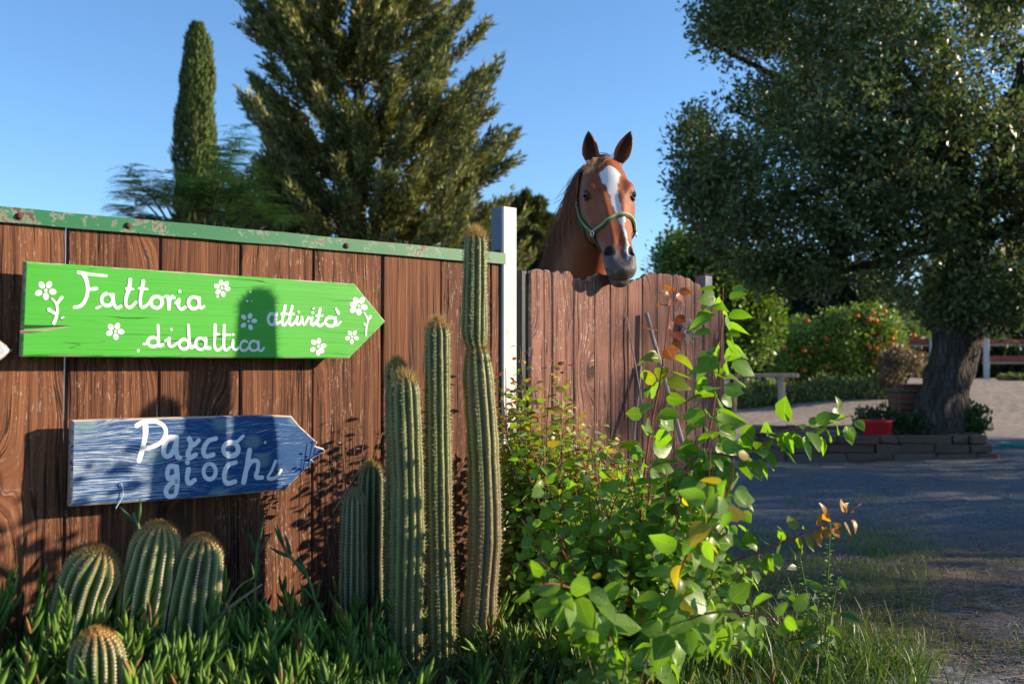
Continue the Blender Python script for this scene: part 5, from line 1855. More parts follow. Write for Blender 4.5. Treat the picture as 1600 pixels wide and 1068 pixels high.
# spiky green dock with seed heads beside the shrub
b4 = atz(1292, 1010, .0)
dk = Shrub("dock_plant", "upright green weed with a seed covered spike beside the track", at(1285, 1085, 3.4), M['leaf_s'], LTS, M['greenstem'], "plant")
for k, (tx, ty, bx_) in enumerate(((1298, 812, 1290), (1250, 870, 1270), (1230, 900, 1262), (1310, 900, 1296), (1275, 930, 1282))):
    P = dk.branch([np.array(dk.base), np.array(at(bx_, 980, 3.4)), np.array(at(tx, ty, 3.4))], .004, .0015)
    dk.leaves_on(rngs, P, 70 if k == 0 else 42, .016, lambda u, r: np.array([.11, .20, .04]) * r.uniform(.7, 1.3), .3, .1)
    dk.leaves_on(rngs, P, 7, .07, lambda u, r: np.array([.07, .15, .03]) * r.uniform(.7, 1.3), .05, .2)
dk.finish(40, rngs)

# dead brown sprigs between the blue sign tip and the cacti
b5 = at(545, 1000, 3.25)
br = Shrub("dry_sprig", "dry brown leaved sprig between the blue sign tip and cacti", b5, M['leaf_s'], LTS, M['twig_brown'], "plant")
for k in range(7):
    tx, ty = rngs.uniform(505, 600), rngs.uniform(650, 740)
    P = br.branch([np.array(b5), np.array(at(545, 850, 3.3)), np.array(at(tx, ty, rngs.uniform(3.3, 3.4)))], .003, .0012)
    br.leaves_on(rngs, P, 16, .024, lambda u, r: np.array([.12, .06, .03]) * r.uniform(.6, 1.4) if r.uniform() < .7 else np.array([.08, .13, .03]), .5, .2)
br.finish(40, rngs)

# sticks leaning on the gate
def stick(name, label, p0, p1, r, cat="stick"):
    p0, p1 = Vector(p0), Vector(p1)
    pts = [p0.lerp(p1, k / 6) for k in range(7)]
    rr = [r * (1.08 - .2 * k / 6) for k in range(7)]
    d = (p1 - p0)
    L = d.length
    mb = MB().tube([Vector((.0015 * math.sin(k * 1.7), .0015 * math.cos(k * 2.1), L * k / 6)) for k in range(7)], rr, 9)
    o = mb.build(name, M['stick'], None, p0, True)
    o.rotation_euler = d.to_track_quat('Z', 'Y').to_euler()
    return tag(o, label, cat, "sticks against the gate")
stick("wooden_pole", "grey wooden pole leaning against the gate boards", F(onf(1135, 900, .25)[0], .25, .05), atf(1009, 489, .022), .0115)
stick("thin_cane", "thin pale cane leaning against the gate left of the pole", atf(1006, 645, .05), atf(979, 495, .006), .0032)
stick("wooden_lath", "weathered lath standing low against the shaded gate boards", atf(978, 800, .10), atf(1001, 572, .016), .008)

# =================================================================== grass, straw, pebbles on the track
def ground_pts(n, xpx, ypx, rng):
    X = rng.uniform(*xpx, n); Yp = rng.uniform(*ypx, n)
    out = []
    for a, b in zip(X, Yp):
        p = atz(a, b, 0.0)
        out.append((p.x, p.y, float(gh(p.x, p.y))))
    return np.array(out)
rngg = np.random.default_rng(91)
M['grass'] = leaf_mat("grass_blade", .3, .45, .4, (1, 1.05, .4))
def grass_patch(centres, nper, spread, hgt, cols, T):
    P = []; S = []; C = []
    for c in centres:
        k = int(nper * rngg.uniform(.5, 1.5))
        q = c[None] + np.concatenate([rngg.normal(0, spread, (k, 2)), np.zeros((k, 1))], 1)
        q[:, 2] = gh(q[:, 0], q[:, 1]) - .004
        P.append(q); S.append(rngg.uniform(*hgt, k)); C.append(np.array(cols[rngg.integers(len(cols))])[None] * rngg.uniform(.7, 1.3, (k, 1)))
    P = np.concatenate(P); S = np.concatenate(S); C = np.concatenate(C)
    d = unit(np.stack([rngg.normal(0, .45, len(P)), rngg.normal(0, .45, len(P)), np.ones(len(P))], 1))
    return scatter(T, P, d, rnd_dirs(rngg, len(P)), S, C)
cen = np.concatenate([ground_pts(460, (1040, 1460), (820, 1068), rngg), ground_pts(60, (1240, 1420), (770, 880), rngg)])
cen2 = ground_pts(110, (1300, 1600), (830, 1068), rngg)
x_ = rngg.uniform(.2, 1.4, 170); y_ = rngg.uniform(2.4, 3.9, 170)
cen3 = np.stack([x_, y_, np.zeros(170)], 1)
s_, t_, x_, y_ = in_bed(260, -1.2, .9, .05, 1.3)
cen4 = np.stack([x_, y_, np.zeros(len(x_))], 1)
parts = [grass_patch(cen, 20, .05, (.03, .085), [(.08,.16,.035), (.11,.19,.04), (.19,.19,.07)], T_blade(4, .45, .045)),
         grass_patch(cen2, 16, .05, (.03, .08), [(.055,.11,.025), (.15,.13,.06)], T_blade(4, .5, .05)),
         grass_patch(cen3, 20, .06, (.08, .20), [(.05,.105,.022), (.07,.14,.03), (.10,.15,.03)], T_blade(4, .5, .035)),
         grass_patch(cen4, 9, .05, (.08, .22), [(.05,.11,.025), (.08,.15,.03), (.16,.15,.06)], T_blade(4, .6, .03))]
VV = []; FF = []; CC = []; b = 0
for V, Fq, Cc, _ in parts:
    VV.append(V); FF.append(Fq + b); CC.append(Cc); b += len(V)
tag(link("grass", mesh_np("grass", np.concatenate(VV), np.concatenate(FF), M['grass'], True, np.concatenate(CC))), "rough grass tufts along the bed and the track", "grass", None, "stuff")
# straw litter
P = np.concatenate([ground_pts(420, (1180, 1600), (780, 1068), rngg), ground_pts(1500, (1240, 1600), (850, 1068), rngg), ground_pts(160, (1280, 1600), (720, 800), rngg)])
n = len(P); P[:, 2] += rngg.uniform(.004, .012, n)
az = rngg.normal(.1, .55, n)
d = np.stack([np.cos(az), np.sin(az), rngg.normal(0, .05, n)], 1)
ln = rngg.uniform(.03, .16, n) * np.where(rngg.uniform(size=n) < .06, 1.8, 1)
TV = np.array([(-.5, 0, 0), (.5, 0, 0), (.5, 1, 0), (-.5, 1, 0)]); 
x, y, z = frames(d, np.tile([0, 0, 1.0], (n, 1)))
wd = rngg.uniform(.0012, .0028, n)
V = (np.stack([-x * wd[:, None], x * wd[:, None] + z * .001, x * wd[:, None] * .7 + y * ln[:, None], -x * wd[:, None] * .7 + y * ln[:, None]], 1) + P[:, None]).reshape(-1, 3)
M['straw'] = (lambda m: m.done(m.pbr(m.attr(), .7, None, 0, .3)))(NT("straw"))
cst = np.repeat(np.array([.44, .33, .19])[None] * rngg.uniform(.4, 1.25, (n, 1)), 4, 0)
tag(link("straw_litter", mesh_np("straw_litter", V, np.arange(n * 4).reshape(-1, 4), M['straw'], False, cst)), "dry straw stalks scattered over the gravel track", "straw", None, "stuff")
# pebbles
P = np.concatenate([ground_pts(4200, (1150, 1600), (740, 1068), rngg), ground_pts(1500, (1250, 1600), (705, 800), rngg)])
n = len(P)
OV = np.array([(1,0,0),(0,1,0),(-1,0,0),(0,-1,0),(0,0,.7),(0,0,-.5)], float); OF = np.array([(0,1,4),(1,2,4),(2,3,4),(3,0,4),(1,0,5),(2,1,5),(3,2,5),(0,3,5)])
sc_ = rngg.uniform(.003, .009, (n, 1, 3)) * rngg.uniform(.7, 1.3, (n, 1, 1))
an = rngg.uniform(0, 6.28, n); ca, sa = np.cos(an)[:, None], np.sin(an)[:, None]
W_ = OV[None] * sc_ * rngg.uniform(.75, 1.25, (n, 6, 1))
W_ = np.stack([W_[..., 0] * ca - W_[..., 1] * sa, W_[..., 0] * sa + W_[..., 1] * ca, W_[..., 2]], -1) + P[:, None]
cst = np.repeat(np.array([.19, .185, .18])[None] * rngg.uniform(.5, 1.35, (n, 1)), 6, 0)
tag(link("gravel", mesh_np("gravel", W_.reshape(-1, 3), (OF[None] + (np.arange(n) * 6)[:, None, None]).reshape(-1, 3), M['straw'], True, cst)), "loose grey gravel on the track", "gravel", None, "stuff")

# =================================================================== trees
rngt = np.random.default_rng(404)
M['crown'] = leaf_mat("oak_leaf", .22, .42, .45, (1.0, 1.05, .4), var=.35)
M['needle'] = leaf_mat("conifer_spray", .12, .6, .25, (1, 1, .5), var=.4)
def tree_bark():
    m = NT("tree_bark")
    o = m.n("NewGeometry").outputs["Position"]
    n1 = m.noise(m.mapping(o, (14, 14, 3.5)), 1.0, 6, .65)
    v = m.n("TexVoronoi", {"Vector": m.mapping(o, (16, 16, 5)), "Scale": 1.0}, feature='DISTANCE_TO_EDGE').outputs[0]
    c = m.ramp(n1, [(.3, (.030, .024, .019)), (.55, (.085, .068, .055)), (.75, (.17, .14, .115))])
    h = m.math('ADD', m.math('MULTIPLY', n1, .7), m.math('MINIMUM', m.math('MULTIPLY', v, 3.0), .5))
    return m.done(m.pbr(c, .9, m.bump(h, 1.0, .05), 0, .2))
M['bark'] = tree_bark()

def trunk_mesh(path, radii, n=18, rough=.10):
    P = smooth_path(path, 6); R = np.interp(np.linspace(0, 1, len(P)), np.linspace(0, 1, len(radii)), radii)
    mb = MB().tube([Vector(p) for p in P], list(R), n)
    V = np.array(mb.v); nc = len(P) * n
    C = np.repeat(P, n, 0)
    k = 1 + rough * vnoise(V[:nc] * np.array([5, 5, 2.2])) + rough * .5 * vnoise(V[:nc] * np.array([14, 14, 5]))
    V[:nc] = C + (V[:nc] - C) * k[:, None]
    mb.v = [tuple(p) for p in V]
    return mb

def clump_leaves(rng, centres, radius, per, size, base, up=.35, vert=1.0, lightvar=.35, outc=None):
    n = len(centres) * per
    c = np.repeat(np.asarray(centres), per, 0)
    r = np.repeat(np.broadcast_to(np.asarray(radius, float), (len(centres),)), per)
    o = rnd_dirs(rng, n) * (rng.uniform(0, 1, (n, 1)) ** .45) * r[:, None]
    o[:, 2] *= vert
    pos = c + o
    d = unit(o / r[:, None] + rnd_dirs(rng, n) * .9 + np.array([0, 0, up]))
    nrm = rnd_dirs(rng, n) + np.array([0, 0, .6])
    tint = np.repeat(rng.uniform(1 - lightvar, 1 + lightvar, (len(centres), 1)), per, 0)
    col = jitter_col(rng, base, n, .3, .14) * tint
    s = rng.uniform(.7, 1.3, n) * size
    return pos, d, nrm, s, np.clip(col, .003, 1)

def finish_crown(name, root, base, data, T, mat):
    V, Fq, Cc, _ = scatter(T, *data)
    return tag(link(name, mesh_np(name, V - np.array(base), Fq, mat, False, Cc), root), kind="stuff")

# ---- holm oak
oak_b = np.array([atz(1468, 690, .3).x, 12.6, .22])
K = 12.6
op = [np.array(at(x, y, 12.6)) for x, y in ((1462, 690), (1466, 665), (1476, 610), (1490, 560), (1498, 510), (1502, 460), (1512, 405), (1520, 340))]
op[0][2] = .1
rp = [px_ * K / FPX / 2 for px_ in (110, 84, 68, 66, 72, 72, 62, 50)]
oak = empty("oak_tree", Vector(oak_b), "big evergreen oak with a gnarled trunk in the stone planter", "tree")
mb = trunk_mesh([p - oak_b for p in op], rp, 28, .16)
mb.build("trunk", M['bark'], oak, None, True)
bl = np.array(at(1519, 528, 12.55)) - oak_b
mbb = MB().lathe([(.001, -.20)] + [(.15 * math.cos(rad(a)) * (1 + .12 * math.sin(a * .13)), .20 * math.sin(rad(a))) for a in range(-75, 90, 15)] + [(.001, .20)], 14)
Vb = np.array(mbb.v); mbb.v = [tuple(p) for p in Vb * (1 + .2 * vnoise(Vb * 9))[:, None]]
mbb.build("burl", M['bark'], oak, Vector(bl), True)
# crown: clumps inside an outline given by photo pixels, thick front to back
outline = [(1095, 20), (1110, 100), (1075, 190), (1062, 235), (1070, 330), (1100, 380), (1165, 430), (1240, 445), (1330, 455), (1420, 475), (1480, 505), (1540, 505), (1600, 515), (1650, 470), (1690, 340), (1705, 60), (1650, -200), (1510, -360), (1300, -330), (1180, -160), (1110, -60)]
def inside(poly, x, y):
    c = np.zeros(len(x), bool); n = len(poly)
    for i in range(n):
        x0, y0 = poly[i]; x1, y1 = poly[(i + 1) % n]
        t = ((y0 > y) != (y1 > y)) & (x < (x1 - x0) * (y - y0) / (y1 - y0 + 1e-9) + x0)
        c ^= t
    return c
def edge_dist(poly, x, y):
    d = np.full(len(x), 1e9); n = len(poly)
    for i in range(n):
        a = np.array(poly[i], float); b = np.array(poly[(i+1) % n], float)
        ab = b - a; px_ = np.stack([x, y], 1) - a
        t = np.clip((px_ @ ab) / (ab @ ab), 0, 1)
        d = np.minimum(d, np.linalg.norm(px_ - t[:, None] * ab, axis=1))
    return d
xs = rngt.uniform(1040, 2020, 16000); ys = rngt.uniform(-570, 530, 16000)
ok = inside(outline, xs, ys)
xs, ys = xs[ok], ys[ok]
ed = edge_dist(outline, xs, ys)
thick = 3.4 * np.sqrt(np.clip(ed / 420, 0, 1))
dep = 12.4 + rngt.uniform(-1, 1, len(xs)) * thick
cl = np.array([at(a, b, 12.4) for a, b in zip(xs, ys)])
cl[:, 1] = dep
nzc = vnoise(cl * 1.1) + .7 * vnoise(cl * 2.4)
keep = (nzc > -.12) & ((nzc > .14) | (rngt.uniform(size=len(xs)) < .45))
# shell rather than solid: the heart of a crown carries few leaves
shell = np.abs(dep - 12.4) / np.maximum(thick, .3)
keep &= (shell > .35) | (ed < 120) | (rngt.uniform(size=len(xs)) < .5)
keep &= ((xs < 1660) & (ys > -80)) | (rngt.uniform(size=len(xs)) < .45)
cl = cl[keep]
rngt.shuffle(cl)
cl = cl[:2700]
data = clump_leaves(rngt, cl, rngt.uniform(.15, .36, len(cl)), 62, .078, (.118, .150, .054), .25, .85, .4)
finish_crown("crown", oak, oak_b, data, T_rhomb(.46, .2), M['crown'])
top = op[-1]
bi = 0
for k in range(26):
    e = cl[k * 37]
    m1 = top * .55 + e * .45 + rngt.normal(0, .25, 3) + np.array([0, 0, .25])
    st_ = top - np.array([0, 0, rngt.uniform(0, .5)])
    mbb = MB().tube([Vector(p - oak_b) for p in smooth_path([st_, m1, e], 5)], list(np.linspace(.11, .018, 11)), 7)
    mbb.build("limb", M['bark'], oak, None, True)

# ---- broad conifer behind the fence
def conifer(label, xc, Yd, prof, n_branch, size, col, per, sprays_len, group=None, seed=1, cones=0, name="conifer_tree"):
    """prof: list of (y_px, left_px, right_px) silhouette; branches grow from the stem out to it"""
    rng = np.random.default_rng(seed)
    b = np.array(at(xc, 575, Yd)); b[2] = 0
    root = empty(name, Vector(b), label, "tree", group)
    ytop = prof[0][0]
    ztop = at(xc, ytop, Yd).z
    MB().tube([Vector((0, 0, -.1)), Vector((0, 0, ztop * .5)), Vector((0, 0, ztop * .98))], [.20, .13, .02], 10).build("trunk", M['bark'], root, None, True)
    yp = [p[0] for p in prof]; lp = [p[1] for p in prof]; rp_ = [p[2] for p in prof]
    pos = []; dr = []
    mbl = MB()
    mpp = Yd / FPX
    for k in range(n_branch):
        y = rng.uniform(yp[0], yp[-1])
        az = rng.uniform(0, 2 * math.pi)
        rl = (xc - np.interp(y, yp, lp)) * mpp; rr_ = (np.interp(y, yp, rp_) - xc) * mpp
        ca = math.cos(az)
        R = (rr_ * (ca + 1) / 2 + rl * (1 - ca) / 2) * rng.uniform(.58, 1.14)
        R = R * (.72 + .28 * abs(ca)) if abs(ca) < .6 else R
        z = at(xc, y, Yd).z
        dz = R * rng.uniform(.30, .75)
        z0 = max(.3, z - dz)
        p0 = np.array([0, 0, z0]); p1 = np.array([ca * R * .55, math.sin(az) * R * .55, z0 + dz * .30]); p2 = np.array([ca * R, math.sin(az) * R, z0 + dz])
        P = smooth_path([p0, p1, p2], 6)
        if k % 4 == 0: mbl.tube([Vector(p) for p in P], list(np.linspace(.035, .006, len(P))), 5, False)
        for f in rng.uniform(.15, 1.0, per) ** .65:
            i = f * (len(P) - 1); a = int(min(i, len(P) - 2)); p = P[a] + (P[a+1] - P[a]) * (i - a)
            ax = unit(P[a+1] - P[a])
            side = unit(rnd_dirs(rng, 1)[0] * (1.15 - .75 * f) + np.array([0, 0, .25]) + ax * .9)
            pos.append(p + side * rng.uniform(.02, .10) * R * (1.2 - f)); dr.append(unit(side + ax * 1.2 + np.array([0, 0, .2])))
    pos = np.array(pos); dr = np.array(dr)
    # every spray: a tapering bunch of scale-leaf shoots
    q = 17
    n = len(pos) * q
    pp = np.repeat(pos, q, 0); dd = np.repeat(dr, q, 0)
    f = rng.uniform(0, 1, (n, 1))
    off = dd * f * sprays_len + rnd_dirs(rng, n) * sprays_len * .21 * (1 - .6 * f)
    d = unit(dd + rnd_dirs(rng, n) * .55)
    tint = np.repeat(rng.uniform(.5, 1.5, (len(pos), 1)), q, 0)
    c = jitter_col(rng, col, n, .3, .12) * tint
    V, Fq, Cc, _ = scatter(T_rhomb(.27, .3), pp + off, d, rnd_dirs(rng, n), rng.uniform(.7, 1.3, n) * size, np.clip(c, .003, 1))
    tag(link("crown", mesh_np("crown", V, Fq, M['needle'], False, Cc), root), kind="stuff")
    tag(mbl.build("limbs", M['bark'], root, None, True), kind="stuff")
    if cones:
        ids = rng.integers(0, len(pos), cones)
        OV = np.array([(1,0,0),(0,1,0),(-1,0,0),(0,-1,0),(0,0,1.1),(0,0,-1.1)], float); OF = np.array([(0,1,4),(1,2,4),(2,3,4),(3,0,4),(1,0,5),(2,1,5),(3,2,5),(0,3,5)])
        pc = pos[ids] + dr[ids] * sprays_len * .5 + rng.normal(0, .05, (cones, 3))
        W_ = OV[None] * rng.uniform(.02, .034, (cones, 1, 1)) + pc[:, None]
        cc = np.repeat(np.array([.50, .36, .23])[None] * rng.uniform(.6, 1.3, (cones, 1)), 6, 0)
        tag(link("cones", mesh_np("cones", W_.reshape(-1, 3), (OF[None] + (np.arange(cones) * 6)[:, None, None]).reshape(-1, 3), M['straw'], True, cc), root), kind="stuff")
    return root
conifer("broad dark conifer full of small tan cones behind the fence", 560, 20.0,
        [(-260, 545, 575), (-120, 490, 630), (0, 402, 690), (60, 405, 745), (120, 405, 770), (200, 400, 790), (250, 390, 800), (310, 372, 800), (380, 365, 800), (430, 365, 800), (540, 370, 800), (660, 400, 780)], 480, .15, (.19, .20, .068), 42, .46, None, 3, 2400)
conifer("smaller conifer seen right behind the white post", 815, 22.0, [(318, 812, 822), (340, 795, 850), (385, 775, 862), (430, 770, 866), (520, 780, 850)], 110, .14, (.105, .125, .045), 32, .36, None, 7, 160)

# ---- slender cypress
def cypress(label, xc, ytop, Yd, wpx, n, size, col, seed):
    rng = np.random.default_rng(seed)
    b = np.array(at(xc, 575, Yd)); b[2] = 0
    root = empty("cypress_tree", Vector(b), label, "tree", "slender cypresses")
    H = at(xc, ytop, Yd).z
    MB().tube([Vector((0, 0, -.1)), Vector((0, 0, H * .9))], [.16, .02], 8).build("trunk", M['bark'], root, None, True)
    R = wpx * Yd / FPX / 2
    z = rng.uniform(.05, 1, n); az = rng.uniform(0, 2 * math.pi, n)
    lump = 1 + .22 * vnoise(np.stack([np.cos(az) * 1.6, np.sin(az) * 1.6, z * 9], 1)) + .12 * vnoise(np.stack([np.cos(az) * 4, np.sin(az) * 4, z * 26], 1))
    pr_ = np.interp(z, [0, .1, .5, .75, .88, .95, 1.0], [.7, 1, 1, .86, .66, .50, .18])
    rr_ = R * pr_ * lump * rng.uniform(.72, 1.03, n)
    p = np.stack([np.cos(az) * rr_, np.sin(az) * rr_, z * H], 1)
    d = unit(np.stack([np.cos(az) * .35, np.sin(az) * .35, np.ones(n)], 1) + rnd_dirs(rng, n) * .30)
    nrm = np.stack([np.cos(az), np.sin(az), np.zeros(n)], 1) + rnd_dirs(rng, n) * .6
    c = jitter_col(rng, col, n, .3, .12)
    V, Fq, Cc, _ = scatter(T_rhomb(.32, .25), p, d, nrm, rng.uniform(.7, 1.3, n) * size, c)
    tag(link("crown", mesh_np("crown", V, Fq, M['needle'], False, Cc), root), kind="stuff")
cypress("tall slender cypress standing left of the broad conifer", 304, 42, 24.0, 68, 26000, .14, (.085, .125, .030), 12)
cypress("far dark cypress in the gap beside the oak trunk", 1419, 452, 60.0, 22, 5000, .28, (.025, .042, .016), 13)

# ---- feathery tree
def feathery(label, Yd):
    rng = np.random.default_rng(17)
    xc = 310
    b = np.array(at(xc, 575, Yd)); b[2] = 0
    root = empty("feathery_tree", Vector(b), label, "tree")
    tops = [(195, 300), (220, 275), (240, 295), (250, 325), (180, 322), (265, 285), (290, 290), (320, 280), (350, 295), (380, 290), (400, 315), (420, 330), (300, 320), (340, 330), (280, 345), (440, 340), (225, 340), (370, 345), (320, 310), (345, 270), (390, 265), (360, 230), (375, 210)]
    P_, D_, N_, S_, C_ = [], [], [], [], []
    fork = np.array(at(310, 440, Yd)) - b
    MB().tube([Vector((0, 0, -.1)), Vector(fork)], [.11, .07], 8).build("trunk", M['bark'], root, None, True)
    for (tx, ty) in tops:
        for rep_ in range(3):
            e = np.array(at(tx + rng.normal(0, 14), ty + rng.normal(0, 10), Yd + rng.normal(0, .6))) - b
            P = smooth_path([fork, fork * .4 + e * .6 + np.array([0, 0, .15]), e], 6)
            if rep_ == 0: MB().tube([Vector(p) for p in P], list(np.linspace(.03, .006, len(P))), 5, False).build("limb", M['bark'], root, None, True)
            for fr in range(26):                           # arching fronds
                p0 = P[-1 - int(rng.uniform(0, 4))]
                az = rng.uniform(0, 6.28); L = rng.uniform(.25, .45)
                h = np.array([math.cos(az), math.sin(az), .25])
                for q in np.linspace(.1, 1, 11):
                    c = p0 + h * L * q + np.array([0, 0, -.35 * L * q * q])
                    sdv = np.array([-math.sin(az), math.cos(az), 0])
                    for sg in (-1, 1):
                        P_.append(c); D_.append(sdv * sg + h * .35 + np.array([0, 0, -.15])); N_.append(np.array([0, 0, 1.0]) + rng.normal(0, .2, 3)); S_.append(.075 * (1.1 - .5 * q)); C_.append(np.array([.075, .165, .06]) * rng.uniform(.7, 1.3))
    V, Fq, Cc, _ = scatter(T_rhomb(.30, .1), np.array(P_), np.array(D_), np.array(N_), np.array(S_), np.array(C_))
    tag(link("crown", mesh_np("crown", V, Fq, M['crown'], False, Cc), root), kind="stuff")
feathery("feathery leaved green tree rising above the green rail", 15.0)

# ---- bushes and background trees
def bush(label, ell_px, Yd, ncl, per, leaf, col, name="bush", cat="bush", depth=1.0, flowers=None, seed=0, stem=True, vert=1.0, group=None, cr=(.18, .4), up=.3):
    rng = np.random.default_rng(seed + 1000)
    cs = []
    mpp = Yd / FPX
    for (x0, x1, y0, y1) in ell_px:
        k = int(ncl / len(ell_px))
        o = rnd_dirs(rng, k) * rng.uniform(.45, 1, (k, 1)) ** .6
        c = np.stack([(x0 + x1) / 2 + o[:, 0] * (x1 - x0) / 2, np.zeros(k), (y0 + y1) / 2 - o[:, 2] * (y1 - y0) / 2], 1)
        w = np.array([at(a, b_, Yd) for a, _, b_ in c]); w[:, 1] += o[:, 1] * (x1 - x0) / 2 * mpp * depth
        cs.append(w)
    cs = np.concatenate(cs)
    cs = cs[vnoise(cs * 1.3) > -.45]
    gz = gh(cs[:, 0], cs[:, 1]); cs[:, 2] = np.maximum(cs[:, 2], gz + .05)
    b = np.array([cs[:, 0].mean(), cs[:, 1].mean(), 0]); b[2] = float(gh(b[0], b[1]))
    root = empty(name, Vector(b), label, cat, group)
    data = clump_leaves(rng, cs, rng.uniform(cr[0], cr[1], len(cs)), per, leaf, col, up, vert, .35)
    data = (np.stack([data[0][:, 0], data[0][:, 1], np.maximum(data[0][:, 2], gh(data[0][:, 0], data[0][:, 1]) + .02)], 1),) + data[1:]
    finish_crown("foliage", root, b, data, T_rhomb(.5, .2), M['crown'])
    nst = 7 if name == "bush" else 1
    mbs = MB()
    for k in range(nst if stem else 0):
        e = cs[rng.integers(len(cs))] - b
        MB().tube([Vector((rng.normal(0, .04), rng.normal(0, .04), -.05)), Vector(e * .5 + np.array([0, 0, .1])), Vector(e)], [.05 if nst > 1 else .16, .03, .01], 6, False).build("trunk", M['bark'], root, None, True)
    if flowers:
        nf, fc, fs = flowers
        front = cs[cs[:, 1] < np.quantile(cs[:, 1], .6)]
        for k in range(nf):
            p = front[rng.integers(len(front))] + np.array([rng.normal(0, .2), -rng.uniform(.2, .38), rng.normal(0, .2)]) - b
            mbf = MB().lathe([(.001, -fs)] + [(fs * (.35 + .65 * math.sin(rad(a))) * (1 + .2 * math.sin(a)), fs * (a / 90 - 1)) for a in range(20, 150, 26)] + [(.001, fs * .8)], 7)
            mbf.build("flower", M[fc], root, Vector(p), True)
    return root
M['orange_flower'] = plain("orange_blossom", (.85,.15,.02), .5, 0, .2, 30, .1)
bush("loose light green tree behind the far end of the gate", [(1030, 1140, 372, 470), (1075, 1175, 400, 520), (1130, 1200, 440, 560)], 15.0, 420, 70, .085, (.15, .24, .05), "background_tree", "tree", 1.0, None, 1)
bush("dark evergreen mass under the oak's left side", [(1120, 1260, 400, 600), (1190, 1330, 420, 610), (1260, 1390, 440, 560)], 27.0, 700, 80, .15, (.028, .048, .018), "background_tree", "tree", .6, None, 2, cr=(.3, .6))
bush("rounded green bush dotted with orange blossoms", [(1205, 1300, 500, 635), (1270, 1375, 485, 630), (1330, 1402, 480, 600)], 24.5, 560, 80, .090, (.19, .28, .05), "bush", "bush", .8, (52, 'orange_flower', .058), 3, cr=(.2, .42))
bush("low grey green herb hedge along the sandy strip", [(1140, 1260, 602, 645), (1240, 1340, 598, 648), (1320, 1420, 592, 650)], 23.3, 320, 60, .085, (.19, .24, .09), "bush", "hedge", .35, None, 4, True, 1.2, None, (.12, .25), 1.2)
bush("dry greyish bush left of the oak trunk", [(1375, 1440, 545, 610)], 23.0, 110, 60, .07, (.20, .145, .095), "bush", "bush", .8, None, 5, cr=(.12, .25), up=1.0)
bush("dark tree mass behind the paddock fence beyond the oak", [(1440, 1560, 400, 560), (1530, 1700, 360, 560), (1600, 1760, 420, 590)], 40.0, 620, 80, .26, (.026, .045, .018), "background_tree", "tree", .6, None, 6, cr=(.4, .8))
bush("pale green bushes behind the left paddock rails", [(1385, 1460, 505, 560)], 36.0, 90, 70, .15, (.13, .18, .05), "bush", "bush", .8, None, 7, cr=(.25, .5))
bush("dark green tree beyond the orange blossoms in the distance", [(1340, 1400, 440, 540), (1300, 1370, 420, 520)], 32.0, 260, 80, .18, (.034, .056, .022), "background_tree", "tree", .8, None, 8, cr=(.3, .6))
bush("weeds growing inside the stone planter by the trunk", [(1500, 1545, 640, 682), (1395, 1450, 655, 682), (1340, 1400, 640, 680)], 12.5, 90, 36, .06, (.05, .10, .028), "bush", "plant", .5, None, 9, False, 1.0, None, (.05, .14), 1.4)

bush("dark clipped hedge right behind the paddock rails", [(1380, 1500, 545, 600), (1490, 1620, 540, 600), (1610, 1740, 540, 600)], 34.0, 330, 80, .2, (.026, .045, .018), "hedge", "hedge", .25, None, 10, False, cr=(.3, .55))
bush("grassy verge below the right paddock rails", [(1548, 1640, 592, 618), (1620, 1740, 594, 630)], 27.5, 110, 50, .09, (.14, .16, .05), "grass_verge", "grass", .4, None, 11, False, 1.0, None, (.06, .15), 1.5)

bush("long far hedge across the sandy field behind the gate", [(640, 860, 535, 605), (820, 1000, 525, 605), (960, 1120, 530, 605), (1090, 1240, 520, 605)], 46.0, 520, 70, .26, (.05, .075, .028), "hedge", "hedge", .25, None, 14, False, cr=(.4, .8))

# trees out of the picture to the right; they throw the long shade over track and gate
def shade_tree(label, X, Yc, R, H, seed, z0=0.3):
    rng = np.random.default_rng(seed)
    b = np.array([X, Yc, 0.0])
    root = empty("shade_tree", Vector(b), label, "tree", "trees to the right of the track")
    MB().tube([Vector((0, 0, -.1)), Vector((0.1, 0, H * .45)), Vector((0, .1, H * .8))], [.28, .2, .06], 10).build("trunk", M['bark'], root, None, True)
    n = int(150 * R * H / 8)
    o = rnd_dirs(rng, n) * rng.uniform(.3, 1, (n, 1)) ** .5
    zc, hz = (H + z0) / 2, (H - z0) / 2
    c = b + np.stack([o[:, 0] * R, o[:, 1] * R, zc + o[:, 2] * hz], 1)
    data = clump_leaves(rng, c, rng.uniform(.35, .6, n), 44, .15, (.04, .07, .022), .2)
    finish_crown("crown", root, b, data, T_rhomb(.55, .2), M['crown'])
for i, (X, Yc, R, H) in enumerate(((17.5, 1.4, 1.7, 4.3), (17.5, 3.8, 1.6, 4.7), (17.2, 5.5, 1.2, 4.6), (17.0, 7.1, 1.6, 6.5), (17.5, 9.5, 1.8, 6.6), (17.0, 11.8, 2.1, 4.9), (17.5, 14.8, 2.0, 4.7))):
    shade_tree(["broad shade tree beside the track near the viewer", "shade tree level with the shrubs, right of the track", "lowest shade tree, between the shrubs and the gate line", "tall shade tree level with the gate, right of the track", "tall shade tree past the gate, right of the track",
                "shade tree level with the planter, right of the track", "last shade tree before the sandy strip"][i], X, Yc, R, H, 50 + i)

